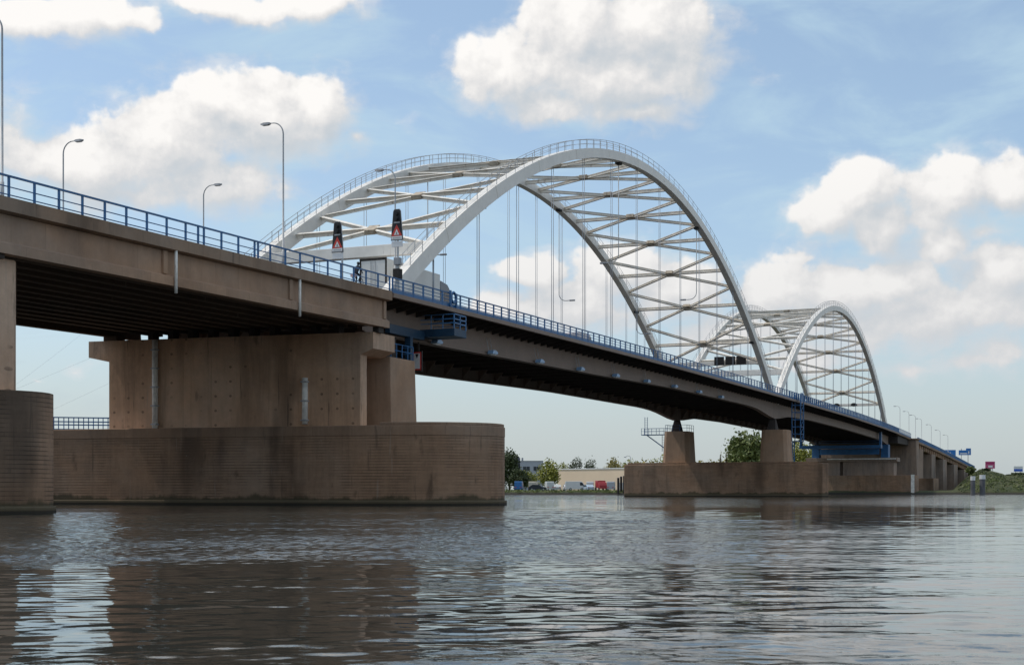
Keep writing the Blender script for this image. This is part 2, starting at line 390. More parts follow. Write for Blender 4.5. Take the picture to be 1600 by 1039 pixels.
# ------------------------------------------------------------------ mesh helpers
ORG = {}
class MB:
    def __init__(s):
        s.v, s.f = [], []
    def add(s, vs, fs):
        o = len(s.v)
        s.v += [tuple(p) for p in vs]
        s.f += [tuple(i + o for i in f) for f in fs]
        return s
    def box(s, x0, x1, y0, y1, z0, z1):
        return s.add([(x0, y0, z0), (x1, y0, z0), (x1, y1, z0), (x0, y1, z0), (x0, y0, z1), (x1, y0, z1), (x1, y1, z1), (x0, y1, z1)],
                     [(0, 3, 2, 1), (4, 5, 6, 7), (0, 1, 5, 4), (1, 2, 6, 5), (2, 3, 7, 6), (3, 0, 4, 7)])
    def cbox(s, c, d):
        return s.box(c[0] - d[0] / 2, c[0] + d[0] / 2, c[1] - d[1] / 2, c[1] + d[1] / 2, c[2] - d[2] / 2, c[2] + d[2] / 2)
    def bar(s, p0, p1, a, b=None, up=(0, 0, 1), ext=0.0):
        """box bar from p0 to p1, a wide (sideways), b deep (along up)"""
        b = a if b is None else b
        p0, p1 = Vector(p0), Vector(p1)
        t = (p1 - p0).normalized()
        p0, p1 = p0 - t * ext, p1 + t * ext
        up = Vector(up)
        sd_ = t.cross(up)
        if sd_.length < 1e-4:
            sd_ = t.cross(Vector((1, 0, 0)))
        sd_.normalize()
        u2 = sd_.cross(t).normalized()
        vs = []
        for p in (p0, p1):
            for i, j in ((-1, -1), (1, -1), (1, 1), (-1, 1)):
                vs.append(p + sd_ * (a / 2 * i) + u2 * (b / 2 * j))
        return s.add(vs, [(0, 1, 2, 3), (7, 6, 5, 4), (0, 4, 5, 1), (1, 5, 6, 2), (2, 6, 7, 3), (3, 7, 4, 0)])
    def tube(s, pts, r, n=8):
        pts = [Vector(p) for p in pts]
        rs = r if isinstance(r, (list, tuple)) else [r] * len(pts)
        o = len(s.v)
        ref = Vector((0, 0, 1))
        t0 = (pts[1] - pts[0]).normalized()
        if abs(t0.dot(ref)) > 0.9:
            ref = Vector((1, 0, 0))
        A = t0.cross(ref).normalized()
        for i, p in enumerate(pts):
            t = (pts[min(i + 1, len(pts) - 1)] - pts[max(i - 1, 0)]).normalized()
            A = (A - t * A.dot(t)).normalized()
            B = t.cross(A)
            for k in range(n):
                an = 2 * math.pi * k / n
                s.v.append(tuple(p + (A * math.cos(an) + B * math.sin(an)) * rs[i]))
        for i in range(len(pts) - 1):
            for k in range(n):
                a, b = o + i * n + k, o + i * n + (k + 1) % n
                s.f.append((a, b, b + n, a + n))
        s.f.append(tuple(o + k for k in reversed(range(n))))
        s.f.append(tuple(o + (len(pts) - 1) * n + k for k in range(n)))
        return s
    def prism(s, poly, z0, z1, top=None):
        """vertical prism on a plan polygon (counter-clockwise); top: polygon at z1 if different"""
        n = len(poly)
        top = top or poly
        zb = z0 if callable(z0) else (lambda p: z0)
        zt = z1 if callable(z1) else (lambda p: z1)
        vs = [(p[0], p[1], zb(p)) for p in poly] + [(p[0], p[1], zt(p)) for p in top]
        return s.add(vs, [tuple(reversed(range(n))), tuple(range(n, 2 * n))] + [(i, (i + 1) % n, n + (i + 1) % n, n + i) for i in range(n)])
    def sweep(s, us, sec):
        """sec(u) -> closed list of (w, z); swept along x"""
        o = len(s.v)
        n = None
        for u in us:
            pts = sec(u)
            n = len(pts)
            s.v += [(u, p[0], p[1]) for p in pts]
        for i in range(len(us) - 1):
            for k in range(n):
                a, b = o + i * n + k, o + i * n + (k + 1) % n
                s.f.append((a, a + n, b + n, b))
        s.f.append(tuple(o + k for k in range(n)))
        s.f.append(tuple(o + (len(us) - 1) * n + k for k in reversed(range(n))))
        return s
    def build(s, name, mat, parent=None, smooth=False, local=False, bevel=0.0):
        org = Vector((0, 0, 0))
        if parent is not None and not local:
            org = ORG.get(parent.name, org)
        me = bpy.data.meshes.new(name)
        v = np.array(s.v, dtype=float)
        if len(v):
            v = v - np.array(org)
        me.from_pydata(v.tolist(), [], s.f)
        import bmesh
        bm = bmesh.new()
        bm.from_mesh(me)
        bmesh.ops.recalc_face_normals(bm, faces=bm.faces)
        bm.to_mesh(me)
        bm.free()
        me.materials.append(mat)
        if smooth:
            me.polygons.foreach_set('use_smooth', [True] * len(me.polygons))
        o = bpy.data.objects.new(name, me)
        COL.objects.link(o)
        if bevel:
            md = o.modifiers.new('bevel', 'BEVEL')
            md.width = bevel
            md.segments = 2
            md.limit_method = 'ANGLE'
        if parent is not None:
            o.parent = parent
            ORG[o.name] = org
        return o

def T(name, label, cat, loc=(0, 0, 0), group=None, rz=0.0):
    o = bpy.data.objects.new(name, None)
    COL.objects.link(o)
    o.empty_display_size = 0.3
    o.location = loc
    o.rotation_euler = (0, 0, rz)
    ORG[o.name] = Vector(loc)
    o['label'] = label
    o['category'] = cat
    if group:
        o['group'] = group
    return o

def tag(o, label, cat, group=None):
    o['label'] = label
    o['category'] = cat
    if group:
        o['group'] = group
    return o

def dup(root, loc, label, rz=None, group=None):
    """a copy of a thing with copies of its parts and sub-parts"""
    def rec(o, par):
        c = o.copy()
        COL.objects.link(c)
        if par is not None:
            c.parent = par
        for ch in [k for k in KIDS.get(o.name, [])]:
            rec(ch, c)
        return c
    KIDS = {}
    for k in COL.objects:
        if k.parent is not None:
            KIDS.setdefault(k.parent.name, []).append(k)
    r = rec(root, None)
    r.location = loc
    if rz is not None:
        r.rotation_euler = (0, 0, rz)
    r['label'] = label
    if group:
        r['group'] = group
    return r

def kidcopy(o, parent, loc):
    c = o.copy()
    COL.objects.link(c)
    c.parent = parent
    c.location = loc
    return c

def at(px, Z, z):
    """a point Z metres in front of the viewpoint, in the direction of photo column px, at height z"""
    p = CAM + FWD * Z + RGT * ((px - 800) / 2222 * Z)
    return Vector((p.x, p.y, z))

def zpx(py, Z):
    return CAM.z + (764 - py) * Z / 2222

# ------------------------------------------------------------------ road profile
_pu = np.array([-260, -150, -90, -47, 0, 65, 130, 202, 254, 300, 349, 400, 460, 560])
_pz = np.array([13.6, 14.9, 15.65, 16.2, 16.75, 17.05, 16.9, 16.5, 15.75, 14.45, 13.0, 11.15, 8.9, 6.5])
_fu = np.linspace(-260, 560, 1641)
_fz = np.interp(_fu, _pu, _pz)
_k = np.exp(-0.5 * (np.arange(-60, 61) / 24.0) ** 2)
_fz = np.convolve(np.pad(_fz, 60, 'edge'), _k / _k.sum(), 'valid')
def zd(u):
    return float(np.interp(u, _fu, _fz))
def gdep(u):
    return float(np.interp(u, [-9, 8, 45, 75, 115, 122, 132.5, 135.5, 146, 165, 250, 256, 262], [3.0, 3.0, 2.75, 2.4, 2.35, 2.55, 3.55, 3.55, 2.6, 2.35, 2.5, 3.0, 3.3]))
def us_(a, b, st):
    n = max(1, int(round((b - a) / st)))
    return [a + (b - a) * i / n for i in range(n + 1)]

WR = 17.25                  # distance between the two planes of ribs

# ================================================================== SETTING: water and land
def water_mat():
    m, nt, b = mat_base('river_water', 0.03)
    b.inputs['Base Color'].default_value = (0.042, 0.042, 0.036, 1)
    b.inputs['IOR'].default_value = 1.333
    geo = N(nt, 'ShaderNodeNewGeometry').outputs['Position']
    # only the finest ripples are left to the shader, stronger where the wind ruffles the river
    gust = N(nt, 'ShaderNodeAttribute', attribute_name='ruffle').outputs['Fac']
    h3 = noise(nt, geo, 2.6, 5, 0.62, 0.3)
    bp = N(nt, 'ShaderNodeBump')
    bp.inputs['Strength'].default_value = 1.0
    bp.inputs['Distance'].default_value = 1.0
    nt.links.new(mth(nt, 'MULTIPLY', h3, mth(nt, 'MULTIPLY_ADD', gust, 0.045, 0.0012)), bp.inputs['Height'])
    nt.links.new(bp.outputs[0], b.inputs['Normal'])
    return m

def smooth01(x, a, b):
    t = np.clip((x - a) / (b - a), 0, 1)
    return t * t * (3 - 2 * t)

def river():
    """one sheet out to the horizon; waves are modelled, finer where they are near"""
    dense = np.linspace(-24, 24, 820)
    ang = np.radians(np.concatenate([np.linspace(-180, -25, 60)[:-1], dense, np.linspace(25, 180, 60)[:-1]]))
    rad = np.concatenate([[0.5, 3, 6], np.geomspace(9, 80, 1000), np.geomspace(80.3, 170, 140), np.geomspace(174, 420, 50), [520, 700, 1000, 1600, 2600, 4200, 7000]])
    A, RR = np.meshgrid(ang, rad)
    r, q = RR * np.sin(A), RR * np.cos(A)
    cell = np.gradient(rad)[:, None] * np.ones_like(A)
    w = np.random.default_rng(3)
    def lownoise(sr, sq, n=14):
        z = np.zeros_like(r)
        for _ in range(n):
            kx, ky = w.normal(0, 1 / sr), w.normal(0, 1 / sq)
            z += np.sin(kx * r + ky * q + w.uniform(0, 6.28))
        return z / math.sqrt(n / 2)
    wob = lownoise(7, 3.0)
    gust = smooth01(lownoise(6, 2.2), -0.4, 1.4)
    qq = q + wob * 1.3
    lane = smooth01(qq, 22, 26) * smooth01(r + wob * 1.5, 11.0, 1.0)
    far = smooth01(qq, 85, 140) * 0.75
    near = gust * smooth01(r, 9.0, 0.0) * 0.30
    ruf = np.maximum(np.maximum(lane * (0.55 + 0.45 * gust), far), near)
    left = smooth01(r, 9.0, -1.0)
    h = np.zeros_like(r)
    def waves(n, l0, l1, spread, slope):
        out = np.zeros_like(r)
        for _ in range(n):
            lam = math.exp(w.uniform(math.log(l0), math.log(l1)))
            th = w.normal(0, spread)
            k = 2 * math.pi / lam
            amp = 1.0 / k
            att = np.clip((lam / cell - 2.5) / 2.0, 0, 1)
            ph = k * (math.sin(th) * r + math.cos(th) * q) + w.uniform(0, 6.28)
            out += amp * att * np.sin(ph)
        return out * slope / math.sqrt(n / 2)
    h += waves(16, 1.6, 5.0, 0.35, 1.0) * (0.0075 + 0.004 * left)
    h += waves(40, 0.32, 1.25, 0.45, 1.0) * (0.012 + 0.022 * left * (0.4 + 0.6 * gust))
    h += waves(64, 0.14, 0.55, 0.75, 1.0) * (0.006 + 0.20 * ruf)
    h += waves(30, 0.5, 1.5, 0.6, 1.0) * 0.10 * ruf * smooth01(q, 34, 60)
    h = np.where(RR > 400, 0, h)
    X = CAM.x + RGT.x * r + FWD.x * q
    Y = CAM.y + RGT.y * r + FWD.y * q
    nr, nc = r.shape
    v = np.stack([X, Y, h], -1).reshape(-1, 3)
    i, j = np.meshgrid(np.arange(nr - 1), np.arange(nc), indexing='ij')
    j2 = (j + 1) % nc
    f = np.stack([i * nc + j, i * nc + j2, (i + 1) * nc + j2, (i + 1) * nc + j], -1).reshape(-1, 4)[:, ::-1]
    cap = np.arange(nc)
    nl = f.size + nc
    me = bpy.data.meshes.new('river_water')
    me.vertices.add(len(v))
    me.vertices.foreach_set('co', v.ravel())
    me.loops.add(nl)
    me.loops.foreach_set('vertex_index', np.concatenate([f.ravel(), cap[::-1]]).astype(np.int32))
    me.polygons.add(len(f) + 1)
    me.polygons.foreach_set('loop_start', np.concatenate([np.arange(len(f)) * 4, [f.size]]).astype(np.int32))
    me.polygons.foreach_set('use_smooth', np.ones(len(f) + 1, dtype=bool))
    me.update(calc_edges=True)
    me.validate()
    at_ = me.attributes.new('ruffle', 'FLOAT', 'POINT')
    at_.data.foreach_set('value', ruf.ravel().astype(np.float32))
    me.materials.append(water_mat())
    o = bpy.data.objects.new('river_water', me)
    COL.objects.link(o)
    o['kind'] = 'structure'
    return o
river()

def ground_mat():
    m, nt, b = mat_base('grassy_ground', 0.95)
    geo = N(nt, 'ShaderNodeNewGeometry').outputs['Position']
    sep = N(nt, 'ShaderNodeSeparateXYZ')
    nt.links.new(geo, sep.inputs[0])
    n1 = noise(nt, geo, 0.12, 6, 0.65)
    n2 = noise(nt, vmth(nt, 'MULTIPLY', geo, (1, 1, 4)), 0.9, 6, 0.75)
    c = mixc(nt, sstep(nt, n1, 0.3, 0.7), (0.055, 0.07, 0.018), (0.11, 0.105, 0.035))
    c = mixc(nt, sstep(nt, n2, 0.35, 0.75), c, (0.035, 0.048, 0.014))
    dirt = sstep(nt, mth(nt, 'ADD', sep.outputs[2], mth(nt, 'MULTIPLY', n2, 0.5)), 1.0, 0.5)
    c = mixc(nt, dirt, c, (0.035, 0.03, 0.022))
    nt.links.new(c, b.inputs['Base Color'])
    bp = N(nt, 'ShaderNodeBump')
    bp.inputs['Distance'].default_value = 0.6
    nt.links.new(n2, bp.inputs['Height'])
    nt.links.new(bp.outputs[0], b.inputs['Normal'])
    return m
SHX = [-3000, 200, 780, 990, 1290, 1440, 1500, 1620, 2200, 4500]
SHZ = [420, 345, 325, 330, 345, 350, 350, 348, 340, 300]
def land():
    mb = MB()
    cols = list(range(-2900, 1300, 60)) + list(range(1300, 1720, 7)) + list(range(1720, 4500, 60))
    offs = [-3, 0, 1.5, 4, 8, 13, 20, 28, 38, 50, 65, 85, 110, 150, 220, 400, 900, 2500, 7000]
    for px in cols:
        z0 = float(np.interp(px, SHX, SHZ))
        for o in offs:
            Z = z0 + o
            d = at(px, Z, 0)
            t = max(0.0, min(1.0, (px - 1488) / 42.0))
            up = float(np.interp(o, [0, 8, 28, 65, 85, 110, 400], [0, 0.9, 3.2, 6.6, 7.2, 7.4, 7.4]))
            crest = float(np.interp(px, [1440, 1505, 1530, 1556, 1572, 1590, 1640], [1.1, 1.05, 0.92, 0.80, 0.64, 0.68, 0.72]))
            h = float(np.interp(o, [-3, 0, 1.5, 4, 13], [-1.2, 0.05, 0.55, 0.75, 0.95])) + t * up * crest
            if o > 2:
                h += rng.normal(0, 0.05 + 0.10 * t)
            mb.v.append((d.x, d.y, h))
    n = len(offs)
    for i in range(len(cols) - 1):
        for k in range(n - 1):
            a = i * n + k
            mb.f.append((a, a + n, a + n + 1, a + 1))
    o = mb.build('far_bank_ground', ground_mat(), smooth=True)
    o['kind'] = 'structure'
land()

# ================================================================== APPROACH VIADUCT (left, concrete)
UA0, UA1 = -92.0, -8.7
def approach():
    t = T('approach_viaduct', 'brown concrete approach viaduct with deep edge girder, entering from the left', 'viaduct', (UA1, -3, zd(UA1)))
    us = us_(UA0, UA1, 4)
    MB().sweep(us, lambda u: [(-3.0, zd(u)), (-3.0, zd(u) - .72), (-2.55, zd(u) - .78), (-2.2, zd(u) - .55), (21.3, zd(u) - .55), (21.5, zd(u) - .9), (21.9, zd(u) - .9), (21.9, zd(u))]).build('deck_slab', M['slab'], t)
    def eg(w0, s):
        return lambda u: [(w0, zd(u) - .80), (w0, zd(u) - 2.18), (w0 - s * .28, zd(u) - 2.34), (w0 - s * .28, zd(u) - 2.86), (w0 + s * .42, zd(u) - 2.86), (w0 + s * .42, zd(u) - .57)] if s > 0 else \
            [(w0, zd(u) - .57), (w0, zd(u) - 2.86), (w0 - .7, zd(u) - 2.86), (w0 - .5, zd(u) - .57)]
    seg = [UA0, -78.7, -64.7, -50.7, UA1]
    for a, b in zip(seg[2:-1], seg[3:]):
        g = MB().sweep(us_(a + .03, b - .03, 4), eg(-2.5, 1)).build('edge_girder', M['girder'], t)
        for up in ([-36.7, -22.7, -9.2] if b == UA1 else []):
            MB().box(up - .2, up + .2, -2.66, -2.4, zd(up) - 2.2, zd(up) - .8).build('stiffener', M['girder'], g, bevel=.03)
    MB().sweep(us_(UA0, seg[2] - .03, 4), eg(-2.5, 1)).build('edge_girder', M['girder'], t)
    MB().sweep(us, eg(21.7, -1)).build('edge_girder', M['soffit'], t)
    for k in range(12):
        w = -.7 + 1.78 * k
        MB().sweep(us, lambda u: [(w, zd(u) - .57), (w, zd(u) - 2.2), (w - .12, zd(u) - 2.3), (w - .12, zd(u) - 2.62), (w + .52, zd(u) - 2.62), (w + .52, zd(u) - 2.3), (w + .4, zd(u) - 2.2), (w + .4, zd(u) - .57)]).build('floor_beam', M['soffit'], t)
    for uc in (-36.7, -22.7, -51.5, -64.7):
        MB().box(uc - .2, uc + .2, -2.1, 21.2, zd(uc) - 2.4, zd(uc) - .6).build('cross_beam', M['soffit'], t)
    for up in (-36.0, -22.0):
        z = zd(up)
        MB().tube([(up, -2.88, z - .70), (up, -2.88, z - 2.0), (up, -2.88, z - 3.3)], .095, 10).build('drain_pipe', M['pipe'], t, smooth=True)
    MB().sweep(us, lambda u: [(-1.2, zd(u) + .05), (-1.2, zd(u) + .01), (20.5, zd(u) + .01), (20.5, zd(u) + .05)]).build('road_surface', M['asphalt'], t)
approach()

# ================================================================== RAILINGS
def railing(label, u0, u1, step, w=-2.9, bars=(.35, .72), kick=False, h=1.12, extra=(), pd=.055):
    t = T('railing', label, 'railing', (u0, w, zd(u0)), 'blue railings along the near edge of the bridge')
    us = us_(u0, u1, 4)
    def strip(a, b, hw):
        return lambda u: [(w - hw, zd(u) + a), (w + hw, zd(u) + a), (w + hw, zd(u) + b), (w - hw, zd(u) + b)]
    MB().sweep(us, strip(h - .07, h + .03, .05)).build('handrail', M['blue'], t)
    for b in bars:
        MB().sweep(us, strip(b - .025, b + .025, .025)).build('rail', M['blue'], t)
    if kick:
        MB().sweep(us, strip(-.08, .2, .03)).build('kick_plate', M['blue'], t)
    post = MB().box(-pd, pd, -.05 if pd < .1 else -.1, .05 if pd < .1 else .1, -.02, h - .05).build('post', M['blue'], t, local=True)
    n = int(round((u1 - u0 - .3) / step))
    us2 = [u0 + .15 + (u1 - u0 - .3) * i / n for i in range(n + 1)] + list(extra)
    o0 = Vector((u0, w, zd(u0)))
    post.location = Vector((us2[0], w, zd(us2[0]))) - o0
    for u in us2[1:100]:
        kidcopy(post, t, Vector((u, w, zd(u))) - o0)
    return t
railing('blue railing on the brown concrete approach viaduct, with wide open bays', -80, -8.8, 1.86, bars=(.14, .55), extra=(-33.8, -27.2))
railing('blue railing on the first white arch span, with closer posts', -8.6, 133.9, 1.75, bars=(.26, .52, .80), kick=True, pd=.075)
railing('blue railing on the second white arch span, far down the bridge', 134.1, 260.9, 1.75, bars=(.26, .52, .80), kick=True, pd=.16)
railing('blue railing on the low far viaduct at the right end', 298, 458, 1.75, w=-2.6, bars=(.3, .6, .85), kick=True, pd=.2)

# ================================================================== ARCH SPANS
def arch_span(label, u0, u1, uc, za, k, f0, f1, npan, group):
    t = T('arch_bridge', label, 'bridge', ((u0 + u1) / 2, WR / 2, zd((u0 + u1) / 2)), group)
    us = us_(u0, u1, 3.4)
    za_ = lambda u: za - k * (u - uc) ** 2
    # deck
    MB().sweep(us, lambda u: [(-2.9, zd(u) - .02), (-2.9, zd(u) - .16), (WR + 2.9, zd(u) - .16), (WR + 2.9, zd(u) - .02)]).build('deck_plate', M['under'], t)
    MB().sweep(us, lambda u: [(.9, zd(u) + .04), (.9, zd(u) + .0), (WR - .9, zd(u) + .0), (WR - .9, zd(u) + .04)]).build('road_surface', M['asphalt'], t)
    for w, s in ((-2.9, -1), (WR + 2.9, 1)):
        MB().sweep(us, lambda u: [(w, zd(u) - .10), (w + s * .12, zd(u) - .10), (w + s * .12, zd(u) - .44), (w - s * .25, zd(u) - .44), (w - s * .25, zd(u) - .38), (w, zd(u) - .38)]).build('edge_beam', M['steel'], t)
    # main girders with bottom flanges
    for w in (0, WR):
        g = MB().sweep(us, lambda u: [(w - .22, zd(u) - .17), (w - .22, zd(u) - gdep(u) + .1), (w + .22, zd(u) - gdep(u) + .1), (w + .22, zd(u) - .17)]).build('main_girder', M['steel'], t)
        MB().sweep(us, lambda u: [(w - .42, zd(u) - gdep(u) + .098), (w - .42, zd(u) - gdep(u)), (w + .42, zd(u) - gdep(u)), (w + .42, zd(u) - gdep(u) + .098)]).build('bottom_flange', M['steel'], g)
        if w > 1:
            for u in us_(u0 + 3, u1 - 3, 4.67):
                MB().add([(u - .05, w - .22, zd(u) - .9), (u + .05, w - .22, zd(u) - .9), (u + .05, w - .22, zd(u) - gdep(u) + .12), (u - .05, w - .22, zd(u) - gdep(u) + .12),
                          (u - .05, w - 1.7, zd(u) - .9), (u + .05, w - 1.7, zd(u) - .9)], [(0, 1, 2, 3), (0, 4, 5, 1), (1, 5, 2), (0, 3, 4), (4, 3, 2, 5)]).build('web_stiffener', M['steel'], g)
    # cross girders under the road and stringers
    n = int((u1 - u0) / 4.67)
    for i in range(n + 1):
        u = u0 + .4 + (u1 - u0 - .8) * i / n
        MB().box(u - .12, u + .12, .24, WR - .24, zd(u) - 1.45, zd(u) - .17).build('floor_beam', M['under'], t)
    for j in range(7):
        w = 2.1 + j * (WR - 4.2) / 6
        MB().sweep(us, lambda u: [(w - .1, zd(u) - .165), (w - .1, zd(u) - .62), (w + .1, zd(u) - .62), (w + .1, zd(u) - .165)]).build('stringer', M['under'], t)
    # cantilever brackets carrying the footway, near side one by one
    nb = int((u1 - u0) / 1.75)
    br = None
    o0 = ORG[t.name]
    for side, nm in ((-1, 'near'), (1, 'far')):
        def brk():
            m = MB()
            if side < 0:
                pr = [(-.23, -.16), (-2.87, -.16), (-2.87, -.40), (-.23, -.95)]
            else:
                pr = [(WR + .23, -.16), (WR + 2.87, -.16), (WR + 2.87, -.40), (WR + .23, -.95)]
            vs = [(-.07, p[0], p[1]) for p in pr] + [(.07, p[0], p[1]) for p in pr]
            m.add(vs, [(0, 1, 2, 3), (7, 6, 5, 4), (0, 4, 5, 1), (1, 5, 6, 2), (2, 6, 7, 3), (3, 7, 4, 0)])
            return m
        if side > 0:
            continue
        br = brk().build('cantilever_bracket', M['under'], t, local=True)
        for i in range(min(nb, 99) + 1):
            u = u0 + .5 + (u1 - u0 - 1) * i / nb
            loc = Vector((u, 0, zd(u))) - o0
            if i == 0:
                br.location = loc
            else:
                kidcopy(br, t, loc)
    # arch ribs
    ru = us_(f0, f1, 1.9)
    def dep(u):
        return 1.02 + .42 * min(1, abs((u - uc) / ((f1 - f0) / 2)) ** 2)
    for w in (0, WR):
        mb = MB()
        o = len(mb.v)
        for u in ru:
            sl = -2 * k * (u - uc)
            nrm = Vector((-sl, 0, 1)).normalized()
            c = Vector((u, w, za_(u)))
            d = dep(u) / 2
            hw = .44
            for a, b in ((-1, -1), (1, -1), (1, 1), (-1, 1)):
                mb.v.append(tuple(c + nrm * (d * b) + Vector((0, hw * a, 0))))
        for i in range(len(ru) - 1):
            for q in range(4):
                a, b = o + i * 4 + q, o + i * 4 + (q + 1) % 4
                mb.f.append((a, b, b + 4, a + 4))
        mb.f.append((o, o + 1, o + 2, o + 3))
        mb.f.append(tuple(o + (len(ru) - 1) * 4 + q for q in (3, 2, 1, 0)))
        rib = mb.build('arch_rib', M['white'], t)
        # splice plates around the rib
        for i in range(1, npan):
            sp = MB()
            u = f0 + (f1 - f0) * i / npan
            sl = -2 * k * (u - uc)
            tv = Vector((1, 0, sl)).normalized()
            c = Vector((u, w, za_(u)))
            sp.bar(c - tv * .06, c + tv * .06, .91, dep(u) + .03, up=(0, 0, 1))
            sp.build('splice_plate', M['brace'], rib)
        # maintenance handrail on top of the rib
        hr = MB()
        for s in (-.36, .36):
            L1, L2 = [], []
            for u in us_(f0 + 4, f1 - 4, 2.2):
                sl = -2 * k * (u - uc)
                nrm = Vector((-sl, 0, 1)).normalized()
                c = Vector((u, w + s, za_(u))) + nrm * dep(u) / 2
                top = c + Vector((0, 0, 1.0))
                hr.bar(c, top, .045)
                L1.append(top)
                L2.append(c + Vector((0, 0, .52)))
            hr.tube(L1, .03, 4)
            hr.tube(L2, .02, 4)
        hr.build('handrail', M['galv'], rib)
        # foot block
        for f, s in ((f0, 1), (f1, -1)):
            sl = -2 * k * (f - uc)
            MB().add([(f - s * .9, w - .47, zd(f) - .2), (f + s * 2.6, w - .47, zd(f) - .2), (f + s * 3.2, w - .47, za_(f + s * 3.2) - .5), (f + s * .9, w - .47, za_(f + s * .9) + .9),
                      (f - s * .9, w + .47, zd(f) - .2), (f + s * 2.6, w + .47, zd(f) - .2), (f + s * 3.2, w + .47, za_(f + s * 3.2) - .5), (f + s * .9, w + .47, za_(f + s * .9) + .9)],
                     [(0, 1, 2, 3), (7, 6, 5, 4), (0, 4, 5, 1), (1, 5, 6, 2), (2, 6, 7, 3), (3, 7, 4, 0)]).build('rib_foot', M['white'], rib)
    # wind bracing between the ribs
    a0, a1 = uc - (f1 - f0) / 2 + 8.6, uc + (f1 - f0) / 2 - 8.6
    nodes = [a0 + (a1 - a0) * i / npan for i in range(npan + 1)]
    for q, u in enumerate((a0, a1)):
        b = MB()
        d = 1.0 if q == 0 else .62
        b.bar((u, .43, za_(u) - .12), (u, WR - .43, za_(u) - .12), .8, d)
        b.build('portal_beam', M['white'], t, bevel=.03)
    for i in range(npan):
        ua, ub = nodes[i], nodes[i + 1]
        um = (ua + ub) / 2
        sl = -2 * k * (um - uc)
        nr = Vector((-sl, 0, 1)).normalized()
        # an I-shaped strut, two flanges and a web
        def ibeam(p0, p1, wd, dp):
            m = MB()
            p0, p1 = Vector(p0), Vector(p1)
            m.bar(p0, p1, .05, dp - .08, up=nr)
            m.bar(p0 + nr * (dp / 2 - .02), p1 + nr * (dp / 2 - .02), wd, .04, up=nr)
            m.bar(p0 - nr * (dp / 2 - .02), p1 - nr * (dp / 2 - .02), wd, .04, up=nr)
            return m
        ibeam((um, .44, za_(um)), (um, WR - .44, za_(um)), .34, .44).build('cross_strut', M['brace'], t)
        ibeam((ua + .2, .44, za_(ua + .2) + .02), (ub - .2, WR - .44, za_(ub - .2) + .02), .30, .36).build('diagonal_brace', M['brace'], t)
        ibeam((ub - .2, .44, za_(ub - .2) - .02), (ua + .2, WR - .44, za_(ua + .2) - .02), .30, .36).build('diagonal_brace', M['brace'], t)
        MB().bar(Vector((um - .55, WR / 2, za_(um - .55))) - nr * .02, Vector((um + .55, WR / 2, za_(um + .55))) - nr * .02, 1.1, .5, up=nr).build('gusset_plate', M['node'], t, bevel=.04)
    # hangers, a pair of cables at every node
    for w in (0, WR):
        for i, u in enumerate(nodes):
            m = MB()
            if i in (0, npan):
                m.tube([(u, w, zd(u) - .1), (u, w, za_(u) - dep(u) / 2 + .1)], .085, 8)
            else:
                for s in (-.26, .26):
                    m.tube([(u + s, w, zd(u) - .1), (u + s, w, za_(u + s) - dep(u) / 2 + .1)], .031, 6)
            hg = m.build('hanger', M['cable'], t, smooth=True)
            MB().box(u - .42, u + .42, w - .1, w + .1, zd(u) - .05, zd(u) + .62).build('anchor_plate', M['blue'], hg, bevel=.03)
    return dict(nodes=nodes, za=za_, dep=dep)

A1 = arch_span('large white tied arch with lattice bracing, the nearer of two', -8.5, 134.0, 65.25, 41.4, .00513, -4.2, 134.6, 13, 'white steel arch bridges')
A2 = arch_span('smaller looking white tied arch farther along, the second of two', 134.06, 261.0, 197.6, 39.0, .00600, 136.2, 259.0, 12, 'white steel arch bridges')

# ================================================================== PIERS
def stadium(c0, c1, half, nose, n=14, sharp=1.0):
    """plan outline (counter-clockwise) of a cutwater base between the nose tips c0 and c1"""
    c0, c1 = Vector((*c0, 0)), Vector((*c1, 0))
    d = (c1 - c0).normalized()
    s = Vector((-d.y, d.x, 0))
    pts = []
    for i in range(n + 1):
        a = math.pi * i / n
        pts.append(c0 + d * (nose - nose * math.sin(a) ** sharp) - s * (half * -math.cos(a)) * -1 if False else c0 + d * nose + d * (-nose * math.sin(a)) + s * (half * math.cos(a)))
    for i in range(n + 1):
        a = math.pi * i / n
        pts.append(c1 - d * nose + d * (nose * math.sin(a)) + s * (-half * math.cos(a)))
    return [(p.x, p.y) for p in pts]

def pier_left():
    t = T('bridge_pier', 'brown pier cut off by the left edge, with blockwork base', 'pier', (-52.5, 9, 0), 'concrete bridge piers')
    MB().prism(stadium((-51.3, -6.3), (-56.0, 29), 3.2, 3.5), -2, 6.02).build('pier_base', M['base'], t, bevel=.05)
    MB().prism(stadium((-51.3, -6.45), (-56.0, 29.1), 3.35, 3.6), -2, .36).build('footing', M['base'], t, bevel=.05)
    poly = [(-53.2, -2.15), (-48.6, -2.15), (-51.0, 20.5), (-55.6, 20.5)]
    MB().prism(poly, 6.02, lambda p: zd(p[0]) - 2.98).build('pier_wall', M['wall'], t, bevel=.12)
    b = MB()
    for w in (-2.3, 4, 10, 16, 21):
        b.box(-51.6 - w * .1, -50.2 - w * .1, w - .3, w + .3, zd(-51) - 3.1, zd(-51) - 2.7)
    b.build('bearing', M['under'], t)
pier_left()

